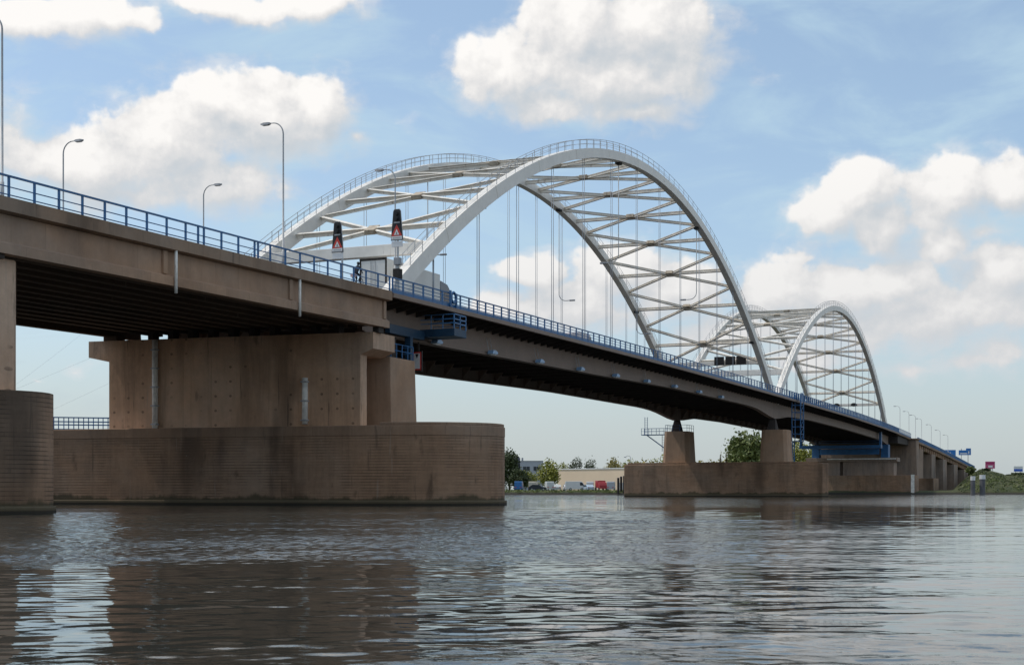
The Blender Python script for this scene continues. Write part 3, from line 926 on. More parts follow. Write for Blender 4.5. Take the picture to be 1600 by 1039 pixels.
def pier_one():
    t = T('bridge_pier', 'massive brown pier with rounded blockwork base under the approach end', 'pier', (-8, 10, 0), 'concrete bridge piers')
    d = Vector((-5, 43, 0)).normalized()
    nose = stadium((-6.0, -11.2), (-11.2, 33), 5.55, 8.0, 18)
    MB().prism(nose, -2, 5.25).build('pier_base', M['base'], t)
    MB().prism(stadium((-6.0, -11.225), (-11.2, 33.025), 5.575, 8.0, 18), 5.253, 6.05).build('base_coping', M['coping'], t, bevel=.06)
    MB().prism(stadium((-6.0, -11.38), (-11.2, 33.18), 5.73, 8.0, 18), -2, .36).build('footing', M['base'], t, bevel=.05)
    # raised nose of the base
    s = Vector((-d.y, d.x, 0))
    pts = []
    c0 = Vector((-6.0, -11.2, 0))
    for i in range(19):
        a = math.pi * i / 18
        p = c0 + d * 8.0 + d * (-7.95 * math.sin(a)) + s * (5.5 * math.cos(a))
        pts.append((p.x, p.y))
    MB().prism(pts, 6.05, 6.28).build('base_coping', M['coping'], t, bevel=.05)
    # wall
    def fx(w, off=0):
        return -10.6 - (w + 1.4) * 0.118 + off
    wall = [(fx(-1.25), -1.25), (fx(-1.25, 1.0), -1.25), (fx(1.5, 3.4), 1.5), (fx(20.7, 3.4), 20.7), (fx(20.7), 20.7)]
    MB().prism(wall, 6.04, 11.6).build('pier_wall', M['wall'], t)
    # cap with corbelled ends
    zt = 13.32
    prof = [(-1.25, 11.603), (20.7, 11.603), (22.6, 12.0), (22.6, zt), (-2.3, zt), (-2.3, 12.05)]
    m = MB()
    vs = [(fx(p[0], 0), p[0], p[1]) for p in prof] + [(fx(p[0], 3.5), p[0], p[1]) for p in prof]
    n = len(prof)
    m.add(vs, [tuple(range(n)), tuple(reversed(range(n, 2 * n)))] + [(i, i + n, (i + 1) % n + n, (i + 1) % n) for i in range(n)])
    m.build('pier_cap', M['wall'], t)
    # shafts under the arch span bearings
    for w0, w1 in ((-1.85, 2.4), (15.0, 19.2)):
        u0, u1 = -6.9, -2.6
        p0 = [(u0, w0 - .12), (u1 + .15, w0 - .12), (u1 + .15, w1), (u0, w1)]
        p1 = [(u0, w0), (u1, w0), (u1, w1), (u0, w1)]
        MB().prism(p0, 6.04, 11.75, p1).build('bearing_shaft', M['column'], t, bevel=.08)
        wc = 0 if w0 < 0 else WR
        MB().prism([(-5.2, wc - .5), (-3.4, wc - .5), (-3.4, wc + .5), (-5.2, wc + .5)], 11.75, zd(-4.3) - gdep(-4.3)).build('bearing', M['under'], t)
    MB().prism([(fx(2.5, 3.8), 2.5), (-3.2, 2.5), (-3.2, 14.9), (fx(14.9, 3.8), 14.9)], 6.04, 10.4).build('rear_wall', M['wall'], t)
    for w in (-2.3, 1, 2.9, 4.6, 6.4, 8.2, 10, 11.8, 13.6, 15.4, 17.2):
        u = fx(w, .8)
        MB().box(u - .4, u + .4, w - .26, w + .26, zt, zd(u) - 2.6).build('bearing', M['under'], t)
    MB().box(fx(20.9, .3), fx(20.9, 1.4), 20.2, 21.5, zt, zd(-12) - 2.85).build('bearing', M['soffit'], t)
    # pale drain pipes down the wall
    for w, z0, z1 in ((16.4, 6.15, zt - .06), (3.3, 6.3, 9.9)):
        u = fx(w) - .16
        p = MB().tube([(u, w, z0), (u, w, z1)], .23, 12).build('drain_pipe', M['pipe'], t, smooth=True)
        m = MB()
        for z in np.arange(z0 + .3, z1, 1.5):
            m.box(u - .26, u + .2, w - .26, w + .26, z - .05, z + .05)
        m.build('pipe_clamp', M['galv'], p)
pier_one()

def guard(label, pts, h=1.1, mat='blue', name='railing', step=1.5, group=None):
    t = T(name, label, 'railing', pts[0], group)
    m = MB()
    for f in (1.0, .52):
        m2 = [Vector(p) + Vector((0, 0, h * f)) for p in pts]
        m.tube(m2, .035, 5)
    m.build('handrail', M[mat], t)
    for a, b in zip(pts[:-1], pts[1:]):
        a, b = Vector(a), Vector(b)
        n = max(1, int(round((b - a).length / step)))
        for i in range(n + 1):
            if i == 0 and a != Vector(pts[0]):
                continue
            p = a.lerp(b, i / n)
            MB().bar(p, p + Vector((0, 0, h)), .06).build('post', M[mat], t)
    return t

guard('small dark blue guard rail on the pier shaft beside the navigation sign', [(-6.6, -1.75, 11.76), (-2.75, -1.75, 11.76), (-2.75, -.7, 11.76)], step=.95)

def walkway_rear():
    t = T('walkway', 'blue railed walkway behind the pier base, seen through the left gap', 'walkway', (-8, 30, 5.6))
    a, b = at(40, 126, 6.35), at(180, 131, 6.5)
    dv = (b - a).normalized()
    sv = Vector((-dv.y, dv.x, 0))
    MB().bar(a + Vector((0, 0, .1)), b + Vector((0, 0, .1)), 1.3, .28).build('walkway_deck', M['blue'], t)
    for s in (-.6, .6):
        m = MB()
        for h in (1.28, .9, .62):
            m.tube([a + sv * s + Vector((0, 0, h)), b + sv * s + Vector((0, 0, h))], .03, 5)
        m.build('handrail', M['blue'], t)
        for i in range(10):
            p = a.lerp(b, i / 9) + sv * s
            MB().bar(p + Vector((0, 0, .2)), p + Vector((0, 0, 1.3)), .06).build('post', M['blue'], t)
    for f in (.1, .9):
        p = a.lerp(b, f)
        MB().bar((p.x, p.y, -2), (p.x, p.y, p.z), .4).build('support_pile', M['timber'], t)
walkway_rear()

def pier_two():
    t = T('bridge_pier', 'brown pier with two square columns on a long low base, between the arches', 'pier', (134.5, 8.5, 0), 'concrete bridge piers')
    base = [(131.2, -9.0), (133.5, -9.6), (138.6, -7.2), (138.6, 24), (136, 26), (131.2, 25.8)]
    MB().prism(base, -2, 5.62).build('pier_base', M['base'], t, bevel=.15)
    MB().prism([(131.3, -8.5), (138.4, -6.9), (138.4, 23.6), (131.3, 25.2)], 5.62, 5.9).build('base_coping', M['base'], t, bevel=.05)
    for w0, w1, nm in ((-2.75, 1.55, 0), (14.45, 18.75, 1)):
        u0, u1 = 132.0, 136.6
        c = .55
        def octo(g):
            return [(u0 - g + c, w0 - g), (u1 + g - c, w0 - g), (u1 + g, w0 - g + c), (u1 + g, w1 + g - c), (u1 + g - c, w1 + g), (u0 - g + c, w1 + g), (u0 - g, w1 + g - c), (u0 - g, w0 - g + c)]
        MB().prism(octo(.25), 5.9, 11.35, octo(0)).build('column', M['column'], t, bevel=.06)
        wc = 0 if nm == 0 else WR - .3
        zt = zd(134) - gdep(134)
        MB().prism([(132.9, wc - .75), (135.4, wc - .75), (135.4, wc + .75), (132.9, wc + .75)], 11.35, zt, [(133.9, wc - .5), (134.4, wc - .5), (134.4, wc + .5), (133.9, wc + .5)]).build('bearing', M['under'], t)
pier_two()
guard('blue guard rail round the far column top, left of its bearing', [(136.3, 18.5, 11.35), (132.2, 18.5, 11.35), (132.2, 14.6, 11.35), (136.3, 14.6, 11.35)], h=1.1, step=1.3)

def pier_access():
    t = T('access_platform', 'blue cantilevered access platform with ladder beside the far column', 'platform', (133.5, 18.8, 11))
    z = 10.9
    MB().box(132.6, 134.4, 18.8, 23.1, z - .12, z).build('platform_floor', M['blue'], t)
    MB().bar((133.5, 22.3, z - .1), (133.5, 18.95, z - 2.5), .16).build('strut', M['blue'], t)
    m = MB()
    for u in (132.65, 134.35):
        for h in (1.05, .55):
            m.bar((u, 18.8, z + h), (u, 23.1, z + h), .05)
        for w in (18.9, 20.3, 21.7, 23.05):
            m.bar((u, w, z), (u, w, z + 1.05), .06)
    m.build('guard_rail', M['blue'], t)
    for wl, z0, z1 in ((22.6, z, z + 3.1), (19.4, z - 3.0, z)):
        m = MB()
        for s in (-.25, .25):
            m.bar((134.0, wl + s, z0), (134.0, wl + s, z1 + .02), .07)
        for zz in np.arange(z0 + .2, z1, .3):
            m.bar((134.0, wl - .25, zz), (134.0, wl + .25, zz), .035)
        m.build('ladder', M['blue'], t)
pier_access()

def access_tower():
    t = T('access_tower', 'blue steel access frame from deck down past the near column', 'access tower', (139.5, -3.6, 7))
    a = (138.7, 141.2, -3.8, -2.3)
    z1, z0 = zd(140) + .9, 9.6
    for u in a[:2]:
        for w in a[2:]:
            MB().bar((u, w, z0), (u, w, z1), .14).build('leg', M['blue'], t)
    m = MB()
    for z in np.arange(z0, z1, 1.25):
        for w in a[2:]:
            m.bar((a[0], w, z), (a[1], w, z), .08)
        for u in a[:2]:
            m.bar((u, a[2], z), (u, a[3], z), .08)
        m.bar((a[0], a[2], z), (a[1], a[2], z + 1.2), .06)
    m.build('frame', M['blue'], t)
    MB().box(a[0], a[1], a[2] - .03, a[2], zd(140) - .2, zd(140) + 1.1).build('side_panel', M['blue'], t)
    MB().box(a[0], a[1], a[2], a[3], z0 - .1, z0 - .04).build('platform_floor', M['blue'], t)
    m = MB()
    m.bar((138.8, -2.6, 5.9), (139.6, -2.6, z0), .12)
    m.bar((139.6, -2.6, 5.9), (138.8, -2.6, z0), .12)
    m.bar((138.7, -2.4, 5.9), (138.7, -2.4, z0), .16)
    m.build('brace', M['blue'], t)
access_tower()

def pier_three():
    t = T('bridge_pier', 'low brown pier with wall and cap at the far end of the second arch', 'pier', (258, 8, 0), 'concrete bridge piers')
    MB().prism([(254.5, -7.6), (262, -7.6), (262, 26), (254.5, 26)], -2, 4.75).build('pier_base', M['base'], t, bevel=.1)
    MB().prism([(255.6, -2.4), (260.5, -2.4), (260.5, 8.7), (255.6, 8.7)], 4.75, 8.2).build('pier_wall', M['farwall'], t, bevel=.06)
    MB().prism([(255.6, 10.9), (260.5, 10.9), (260.5, 19), (255.6, 19)], 4.75, 8.2).build('pier_wall', M['farwall'], t, bevel=.06)
    MB().prism([(255.3, -3.2), (260.8, -3.2), (260.8, 19.4), (255.3, 19.4)], 8.2, 9.2).build('pier_cap', M['farwall'], t, bevel=.06)
    MB().box(254.9, 255.25, -3.0, 14.0, 8.75, 9.0).build('pipe_rail', M['pipe'], t)
    for wc in (0, WR):
        MB().prism([(256.6, wc - .9), (259.4, wc - .9), (259.4, wc + .9), (256.6, wc + .9)], 9.2, zd(258) - gdep(258)).build('bearing', M['blue'], t, bevel=.05)
    MB().box(255.6, 256.1, 1.2, 16, 10.0, 11.4).build('cross_girder', M['blue'], t)
    MB().box(254.3, 254.5, -7.5, -6.7, .4, 4.9).build('ladder_board', M['pipe'], t)
pier_three()

def tower():
    t = T('pier_tower', 'brown pier tower rising to rail height where the far viaduct starts', 'tower', (284, 0, 0))
    zt = zd(290) - .25
    MB().prism([(281.5, -4.6), (287.5, -4.6), (287.5, 21), (281.5, 21)], 4.2, zt, [(281.7, -4.3), (287.3, -4.3), (287.3, 20.8), (281.7, 20.8)]).build('tower_wall', M['farwall'], t, bevel=.08)
    MB().prism([(279, -9.0), (291, -9.0), (291, 24), (279, 24)], -2, 4.2).build('tower_base', M['base'], t, bevel=.1)
    MB().box(281.3, 287.8, -4.7, 21.1, zt, zt + .3).build('tower_coping', M['slab'], t, bevel=.03)
    MB().box(262.2, 281.4, -2.4, 19.5, zd(272) - 2.3, zd(272) - .5).build('link_girder', M['under'], t)
tower()

def link_deck():
    t = T('link_span', 'short deck span between the second arch and the pier tower', 'bridge span', (271, 0, zd(271)))
    us = us_(261.06, 298, 4)
    MB().sweep(us, lambda u: [(-2.9, zd(u)), (-2.9, zd(u) - .5), (20, zd(u) - .5), (20, zd(u))]).build('deck_slab', M['slab'], t)
    return t
link_deck()
railing('blue railing on the short link span before the pier tower', 261.1, 282.5, 1.75, bars=(.26, .52, .80), kick=True)

def far_viaduct():
    t = T('far_viaduct', 'low brown viaduct on wall piers descending to the right bank', 'viaduct', (380, 8, 0))
    us = us_(298.05, 460, 5)
    MB().sweep(us, lambda u: [(-2.8, zd(u)), (-2.8, zd(u) - .55), (20, zd(u) - .55), (20, zd(u))]).build('deck_slab', M['slab'], t)
    for w in (-2.1, 3, 8, 13, 18):
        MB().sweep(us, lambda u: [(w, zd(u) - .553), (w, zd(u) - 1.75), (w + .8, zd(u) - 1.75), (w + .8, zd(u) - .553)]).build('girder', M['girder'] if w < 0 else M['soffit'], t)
    m = MB()
    for u in np.arange(300, 459, 4.6):
        m.box(u - .5, u + .5, -2.45, -2.102, zd(u) - 1.75, zd(u) - .555)
    m.build('girder_corbel', M['girder'], t)
    for u, l in ((303, 9), (331, 9), (360, 10), (391, 11), (424, 12), (454, 9)):
        MB().prism([(u - l / 2, -2.9), (u + l / 2, -2.9), (u + l / 2, 19.5), (u - l / 2, 19.5)], -2, zd(u + l / 2) - 1.76).build('wall_pier', M['farwall'], t, bevel=.06)
far_viaduct()

# ================================================================== UNDER-DECK FITTINGS
def gantry():
    t = T('maintenance_gantry', 'blue maintenance gantry with cage hanging under the footway', 'gantry', (0, -2, 14.1))
    MB().box(1.0, 3.4, -3.7, -.45, 14.1, 14.75).build('gantry_beam', M['blueshade'], t, bevel=.03)
    MB().box(-5.2, 1.02, -.9, -.45, 13.85, 14.6).build('gantry_arm', M['blueshade'], t, bevel=.03)
    m = MB()
    for u in (1.05, 2.2, 3.35):
        m.bar((u, -3.65, 14.7), (u, -3.65, 16.0), .08)
    for w in (-2.6, -1.5):
        m.bar((1.05, w, 14.7), (1.05, w, 15.9), .06)
    for z in (15.2, 15.55, 15.95):
        m.bar((1.0, -3.65, z), (3.4, -3.65, z), .08)
        m.bar((1.05, -3.65, z), (1.05, -.5, z), .06)
        m.bar((3.35, -3.65, z), (3.35, -.5, z), .06)
    m.build('cage', M['blue2'], t)
    MB().bar((-1.5, -.7, 11.76), (-1.5, -.7, 13.9), .55, .45).build('leg', M['blueshade'], t, bevel=.03)
gantry()

def nav_sign():
    t = T('navigation_sign', 'tall white navigation sign with red border and black arrow under the bridge', 'sign', (1.0, -.2, 11.2))
    w, z0, z1 = -.2, 11.25, 12.95
    MB().box(1.0, 1.14, w - .44, w + .44, z0, z1).build('sign_frame', M['black'], t)
    p = MB().box(.96, 1.0, w - .38, w + .38, z0 + .08, z1 - .08).build('sign_border', M['red'], t)
    MB().box(.935, .96, w - .28, w + .28, z0 + .2, z1 - .2).build('sign_face', M['signwhite'], p)
    m = MB()
    m.add([(.925, w - .17, z1 - .25), (.925, w + .17, z1 - .25), (.925, w, z1 - .62), (.935, w - .17, z1 - .25), (.935, w + .17, z1 - .25), (.935, w, z1 - .62)], [(0, 1, 2), (5, 4, 3), (0, 3, 4, 1), (1, 4, 5, 2), (2, 5, 3, 0)])
    m.build('arrow', M['black'], p)
    MB().bar((1.25, w, z1 - .1), (1.25, w, zd(1) - gdep(1)), .12).build('hanger', M['under'], t)
nav_sign()

def bracket_lamp():
    t0 = None
    names = ['blue hooded lamp on girder edge, directly right of the navigation sign',
             'blue hooded lamp on girder edge, second one right of the navigation sign', 'blue hooded lamp on girder edge, third one right of the navigation sign',
             'blue hooded lamp on girder edge, fourth one right of the navigation sign', 'blue hooded lamp on girder edge, middle one of the row of nine',
             'blue hooded lamp on girder edge, fourth one left of the near column', 'blue hooded lamp on girder edge, third one left of the near column',
             'blue hooded lamp on girder edge, second one left of the near column', 'blue hooded lamp on girder edge, next to the haunch above the near column']
    for i, lb in enumerate(names):
        u = 3.6 + 11.75 * i
        z = zd(u) - gdep(u)
        if t0 is None:
            t0 = T('bracket_lamp', lb, 'lamp', (u, -.5, z), 'blue hooded lamps along the near girder')
            pr = [(-.55, .06), (.55, .06), (.75, .24), (.25, .42), (-.3, .42)]
            vs = [(a, -.55, b) for a, b in pr] + [(a, .05, b) for a, b in pr]
            MB().add(vs, [(0, 1, 2, 3, 4), (9, 8, 7, 6, 5)] + [(k, (k + 1) % 5, (k + 1) % 5 + 5, k + 5) for k in range(5)]).build('hood', M['bluelit'], t0, local=True, bevel=.02)
            MB().box(-.45, .45, -.45, -.05, .0, .06).build('lens', M['lampglass'], t0, local=True)
            m = MB()
            for s in (-.35, .45):
                m.tube([(s, -.03, .4), (s, .2, 1.6)], .022, 5)
            m.build('cable', M['galv'], t0, local=True)
        else:
            dup(t0, (u, -.5, z), lb)
bracket_lamp()

def under_lamp():
    t = T('signal_lamp', 'small black signal lamp hanging below the far girder', 'lamp', (16, WR, 13))
    u, w = 19.2, 17.25
    z = zd(u) - gdep(u)
    MB().bar((u, w, z + .05), (u, w, z - .35), .09).build('hanger', M['black'], t)
    MB().tube([(u - .3, w, z - .42), (u + .32, w, z - .62)], [.16, .24], 10).build('lamp_housing', M['black'], t)
    MB().bar((u - .2, w, z - .3), (u + .3, w, z - .85), .07).build('bracket', M['black'], t)
under_lamp()

def inspection_beam():
    t = T('inspection_gantry', 'blue travelling inspection beam under the second arch deck', 'gantry', (243, 8, 11.5))
    MB().box(243, 245.2, -1.2, 18.5, 11.2, 12.0).build('gantry_beam', M['blue'], t, bevel=.04)
    for w in (-1.2, 18.0):
        MB().box(243.4, 244.8, w, w + .5, 12.0, zd(244) - .6).build('hanger', M['blue'], t)
    m = MB()
    for z in (12.5, 13.0):
        m.bar((243.05, -1.2, z), (243.05, 18.4, z), .07)
    m.build('guard_rail', M['blue2'], t)
inspection_beam()

# ================================================================== STREET LAMPS
def lamp_proto():
    """pole with a bent arm reaching towards local +y"""
    t = T('street_lamp', 'x', 'street lamp', (0, 0, 0), 'tall bent arm street lamps on the bridge')
    H = 10.35
    pts = [(0, 0, 0), (0, 0, 1.4), (0, 0, 1.41), (0, 0, H - .85)]
    rs = [.105, .105, .07, .052]
    for i in range(1, 9):
        a = math.pi / 2 * i / 8
        pts.append((0, .85 * (1 - math.cos(a)), H - .85 + .85 * math.sin(a)))
        rs.append(.05 - .003 * i / 2)
    pts.append((0, 1.2, H))
    rs.append(.037)
    MB().tube(pts, rs, 10).build('pole', M['galv'], t, smooth=True, local=True)
    m = MB()
    hd = [(1.05, .07, -.05, .05), (1.2, .13, -.09, .08), (1.6, .15, -.10, .08), (1.85, .06, -.04, .04)]
    for (y, hw, zl, zh) in hd:
        m.v += [(-hw, y, H + zl), (hw, y, H + zl), (hw * .7, y, H + zh), (-hw * .7, y, H + zh)]
    for i in range(3):
        for k in range(4):
            a, b = i * 4 + k, i * 4 + (k + 1) % 4
            m.f.append((a, b, b + 4, a + 4))
    m.f += [(0, 1, 2, 3), (15, 14, 13, 12)]
    h = m.build('lamp_head', M['grey'], t, local=True)
    MB().box(-.10, .10, 1.22, 1.65, H - .125, H - .098).build('lamp_glass', M['lampglass'], h, local=True)
    MB().box(-.13, .13, -.13, .13, -.02, .05).build('base_plate', M['galv'], t, local=True)
    return t
LP = lamp_proto()
NEAR = [(-47.9, 'leftmost tall street lamp, cut by the left edge of the photo'), (-21.9, 'tall lamp on the near railing, arm pointing left, left of the warning signs'),
        (-5.35, 'lamp pole rising behind the nearer warning sign, arm pointing left')]
FARL = [(-23.4, 'small looking lamp over the railing at left, arm pointing right'), (-6.0, 'small lamp behind the railing, arm pointing right, below the big cloud')]
BACK = [(304, 'first thin lamp beyond the foot of the second arch'), (322, 'second thin lamp beyond the foot of the second arch'), (336, 'third thin lamp beyond the second arch, left of the pier tower'),
        (350, 'thin distant lamp directly above the pier tower'), (374, 'first distant lamp right of the pier tower'), (398, 'second distant lamp right of the pier tower, left of the blue boards'),
        (421, 'distant lamp beside the left blue direction board')]
first = True
for u, lb in NEAR:
    w_ = -.5 if u < -40 else -1.47
    if first:
        LP.location = (u, w_, zd(u))
        LP['label'] = lb
        first = False
    else:
        dup(LP, (u, w_, zd(u)), lb)
for u, lb in FARL:
    dup(LP, (u, 16.6, zd(u)), lb, rz=math.pi)
for u, lb in BACK:
    dup(LP, (u, 3.0, zd(u)), lb, rz=0)

# lamps hanging from the arch ribs
def hanging_lamp(label, u, w, ztop, zbot, side):
    t = T('hanging_lamp', label, 'hanging lamp', (u, w, ztop), 'lamps hanging from the arch ribs on long pipes')
    MB().box(u - .5, u + .5, w - .3, w + .3, ztop - .25, ztop + .05).build('bracket', M['black'], t, bevel=.04)
    pts = [(u, w, ztop), (u, w, zbot + 1.0)]
    for i in range(1, 8):
        a = math.pi / 2 * i / 7
        pts.append((u, w + side * 1.0 * (1 - math.cos(a)), zbot + 1.0 - 1.0 * math.sin(a)))
    pts.append((u, w + side * 1.7, zbot))
    MB().tube(pts, .055, 8).build('pipe', M['galv'], t, smooth=True)
    h = MB().box(u - .16, u + .16, min(w + side * 1.55, w + side * 2.35), max(w + side * 1.55, w + side * 2.35), zbot - .1, zbot + .1).build('lamp_head', M['grey'], t, bevel=.05)
for lb, u, w, zb, sd_ in [
        ('short hanging lamp under the near rib, just right of the truck', 15.2, .3, 27.6, 1),
        ('long hanging lamp below the crown of the near rib, hooked left', 54.6, .3, 28.4, 1),
        ('hanging lamp under the descending near rib, hooked left above the far rib', 88.2, .3, 28.1, 1),
        ('hanging lamp under the right leg of the near rib, hooked left', 121.0 - .5, .3, 27.2, 1),
        ('hanging lamp under the far rib above the truck, hooked right', 37.0, WR - .3, 27.6, -1),
        ('hanging lamp below the crossing of the two ribs, hooked right', 77.5, WR - .3, 27.4, -1),
        ('hanging lamp beside the descending far rib, hooked right above the railing', 111.5, WR - .3, 26.2, -1)]:
    pass_top = A1['za'](u) - A1['dep'](u) / 2
    hanging_lamp(lb, u, w, pass_top, zb, sd_)

# ================================================================== SIGNS AND SIGNALS ON THE BRIDGE
def tri(m, x, y0, y1, z0, z1, th=.01):
    ym = (y0 + y1) / 2
    m.add([(x, y0, z0), (x, y1, z0), (x, ym, z1), (x + th, y0, z0), (x + th, y1, z0), (x + th, ym, z1)], [(0, 2, 1), (3, 4, 5), (0, 1, 4, 3), (1, 2, 5, 4), (2, 0, 3, 5)])

def warning_sign(label, u, w, zb, off):
    t = T('warning_signal', label, 'traffic signal', (u, w, zd(u)), 'tapered black bridge warning signals')
    MB().tube([(u + .12, w + off, zd(u)), (u + .12, w + off, zb + 1.2)], .085, 8).build('post', M['galv'], t, smooth=True)
    pr = [(-.54, 0), (.54, 0), (.33, 2.35), (.22, 2.5), (-.22, 2.5), (-.33, 2.35)]
    def board(sc, x0, x1, dz=0):
        c = [(p[0] * sc, (p[1] - 1.25) * sc + 1.25 + dz) for p in pr]
        vs = [(x0, w + a, zb + b) for a, b in c] + [(x1, w + a, zb + b) for a, b in c]
        return MB().add(vs, [tuple(range(6)), tuple(reversed(range(6, 12)))] + [(k, k + 6, (k + 1) % 6 + 6, (k + 1) % 6) for k in range(6)])
    b = board(1.0, u - .05, u + .05).build('backboard', M['grey'], t)
    f = board(.965, u - .07, u - .05).build('front_panel', M['black'], b)
    for z in (2.16, 1.74):
        m = MB().tube([(u - .06, w, zb + z), (u - .30, w, zb + z - .02)], [.15, .16], 12)
        m.build('lamp_hood', M['black'], b)
        MB().tube([(u - .08, w, zb + z), (u - .12, w, zb + z)], [.11, .05], 10).build('lens', M['grey'], b)
    MB().box(u - .12, u - .07, w - .28, w + .24, zb + 1.36, zb + 1.47).build('name_strip', M['galv'], b)
    m = MB()
    tri(m, u - .085, w - .48, w + .48, zb + .34, zb + 1.28)
    m.build('red_triangle', M['red'], b)
    m = MB()
    tri(m, u - .097, w - .24, w + .24, zb + .43, zb + .90)
    m.build('white_triangle', M['signwhite'], b)
    m = MB().box(u - .104, u - .098, w - .03, w + .03, zb + .46, zb + .66)
    m.build('pictogram', M['black'], b)
    MB().box(u - .09, u - .07, w - .47, w + .47, zb + .07, zb + .33).build('text_panel', M['signwhite'], b)
    m = MB().box(u - .095, u - .09, w - .36, w + .36, zb + .155, zb + .235)
    m.build('lettering', M['galv'], b)
    MB().box(u - .04, u + .02, w - .5, w + .5, zb - .52, zb - .06).build('lower_plate', M['signwhite'], t, bevel=.02)
    return t
warning_sign('tapered black bridge warning signal, lower and left one, with red triangle', -6.2, 3.35, 20.45, -.35)
warning_sign('tapered black bridge warning signal, upper right one, on the lamp pole', -6.2, -2.1, 21.05, .0)

def cabinets():
    t = T('control_box', 'grey and dark control boxes on the signal post beside the truck', 'control box', (-6, -2.1, zd(-6)))
    MB().box(-6.35, -5.85, -2.35, -1.85, 19.1, 19.7).build('upper_box', M['grey'], t, bevel=.04)
    MB().box(-6.4, -5.8, -2.38, -1.8, 18.0, 18.8).build('lower_box', M['timber'], t, bevel=.04)
    MB().bar((-6.1, -2.1, zd(-6)), (-6.1, -2.1, 19.1), .2).build('post', M['galv'], t)
cabinets()

MS = [(7.0, 'left one of three black square matrix signs below the arch end'), (5.1, 'middle one of three black square matrix signs below the arch end'), (3.25, 'right one of three black square matrix signs below the arch end')]
ms0 = None
um = A1['nodes'][-1]
zm = A1['za'](um) + .25
for w, lb in MS:
    if ms0 is None:
        ms0 = T('matrix_sign', lb, 'matrix sign', (um - .75, w, zm), 'black matrix signs over the lanes')
        MB().box(-.25, .2, -.8, .8, -.68, .68).build('housing', M['black'], ms0, local=True, bevel=.04)
        MB().box(-.27, -.252, -.68, .68, -.56, .56).build('display', M['rubber'], ms0, local=True)
        MB().box(.2, .36, -.2, .2, -.2, .2).build('bracket', M['galv'], ms0, local=True)
    else:
        dup(ms0, (um - .75, w, zm), lb)
um2 = A2['nodes'][-1]
zm2 = A2['za'](um2)
for i, (w, lb) in enumerate([(10.6, 'left dark oval signal under the second arch end'), (6.4, 'right dark oval signal under the second arch end')]):
    t = T('oval_signal', lb, 'traffic signal', (um2 - .6, w, zm2 - .4), 'dark oval signals under the second arch')
    m = MB()
    ring = [(.72 * math.cos(a), .44 * math.sin(a)) for a in np.linspace(0, 2 * math.pi, 17)[:-1]]
    x0, x1 = um2 - .9, um2 - .5
    vs = [(x0, w + a, zm2 - .1 + b) for a, b in ring] + [(x1, w + a, zm2 - .1 + b) for a, b in ring]
    m.add(vs, [tuple(range(16)), tuple(reversed(range(16, 32)))] + [(k, k + 16, (k + 1) % 16 + 16, (k + 1) % 16) for k in range(16)])
    m.build('housing', M['black'], t)
    MB().box(x1, um2 - .3, w - .15, w + .15, zm2 - .3, zm2 + .1).build('bracket', M['galv'], t)

def lifebuoy():
    t = T('lifebuoy', 'round blue lifebuoy holder on the railing, right of the truck', 'lifebuoy', (2.2, -2.98, zd(2.2)))
    z = zd(2.2) + .75
    pts = [(2.2 + .4 * math.cos(a), -3.05, z + .45 * math.sin(a)) for a in np.linspace(0, 2 * math.pi, 21)]
    MB().tube(pts, .1, 8).build('ring', M['blue'], t, smooth=True)
    MB().box(1.55, 1.72, -3.1, -2.95, z - .8, z + .55).build('post', M['blue'], t)
    MB().box(2.68, 2.85, -3.1, -2.95, z - .8, z + .4).build('post', M['blue'], t)
lifebuoy()

# ================================================================== VEHICLES
def wheel(parent, x, y, r, wd=.22):
    t = MB().tube([(x, y - wd / 2, r), (x, y + wd / 2, r)], r, 16).build('wheel', M['rubber'], parent, local=True)
    s = 1 if y > 0 else -1
    MB().tube([(x, y + s * (wd / 2 - .01), r), (x, y + s * (wd / 2 + .02), r)], r * .6, 12).build('rim', M['galv'], t, local=True)

def extr(prof, y0, y1, top=None):
    m = MB()
    n = len(prof)
    m.add([(p[0], y0, p[1]) for p in prof] + [(p[0], y1, p[1]) for p in prof], [tuple(range(n)), tuple(reversed(range(n, 2 * n)))] + [(k, k + n, (k + 1) % n + n, (k + 1) % n) for k in range(n)])
    return m

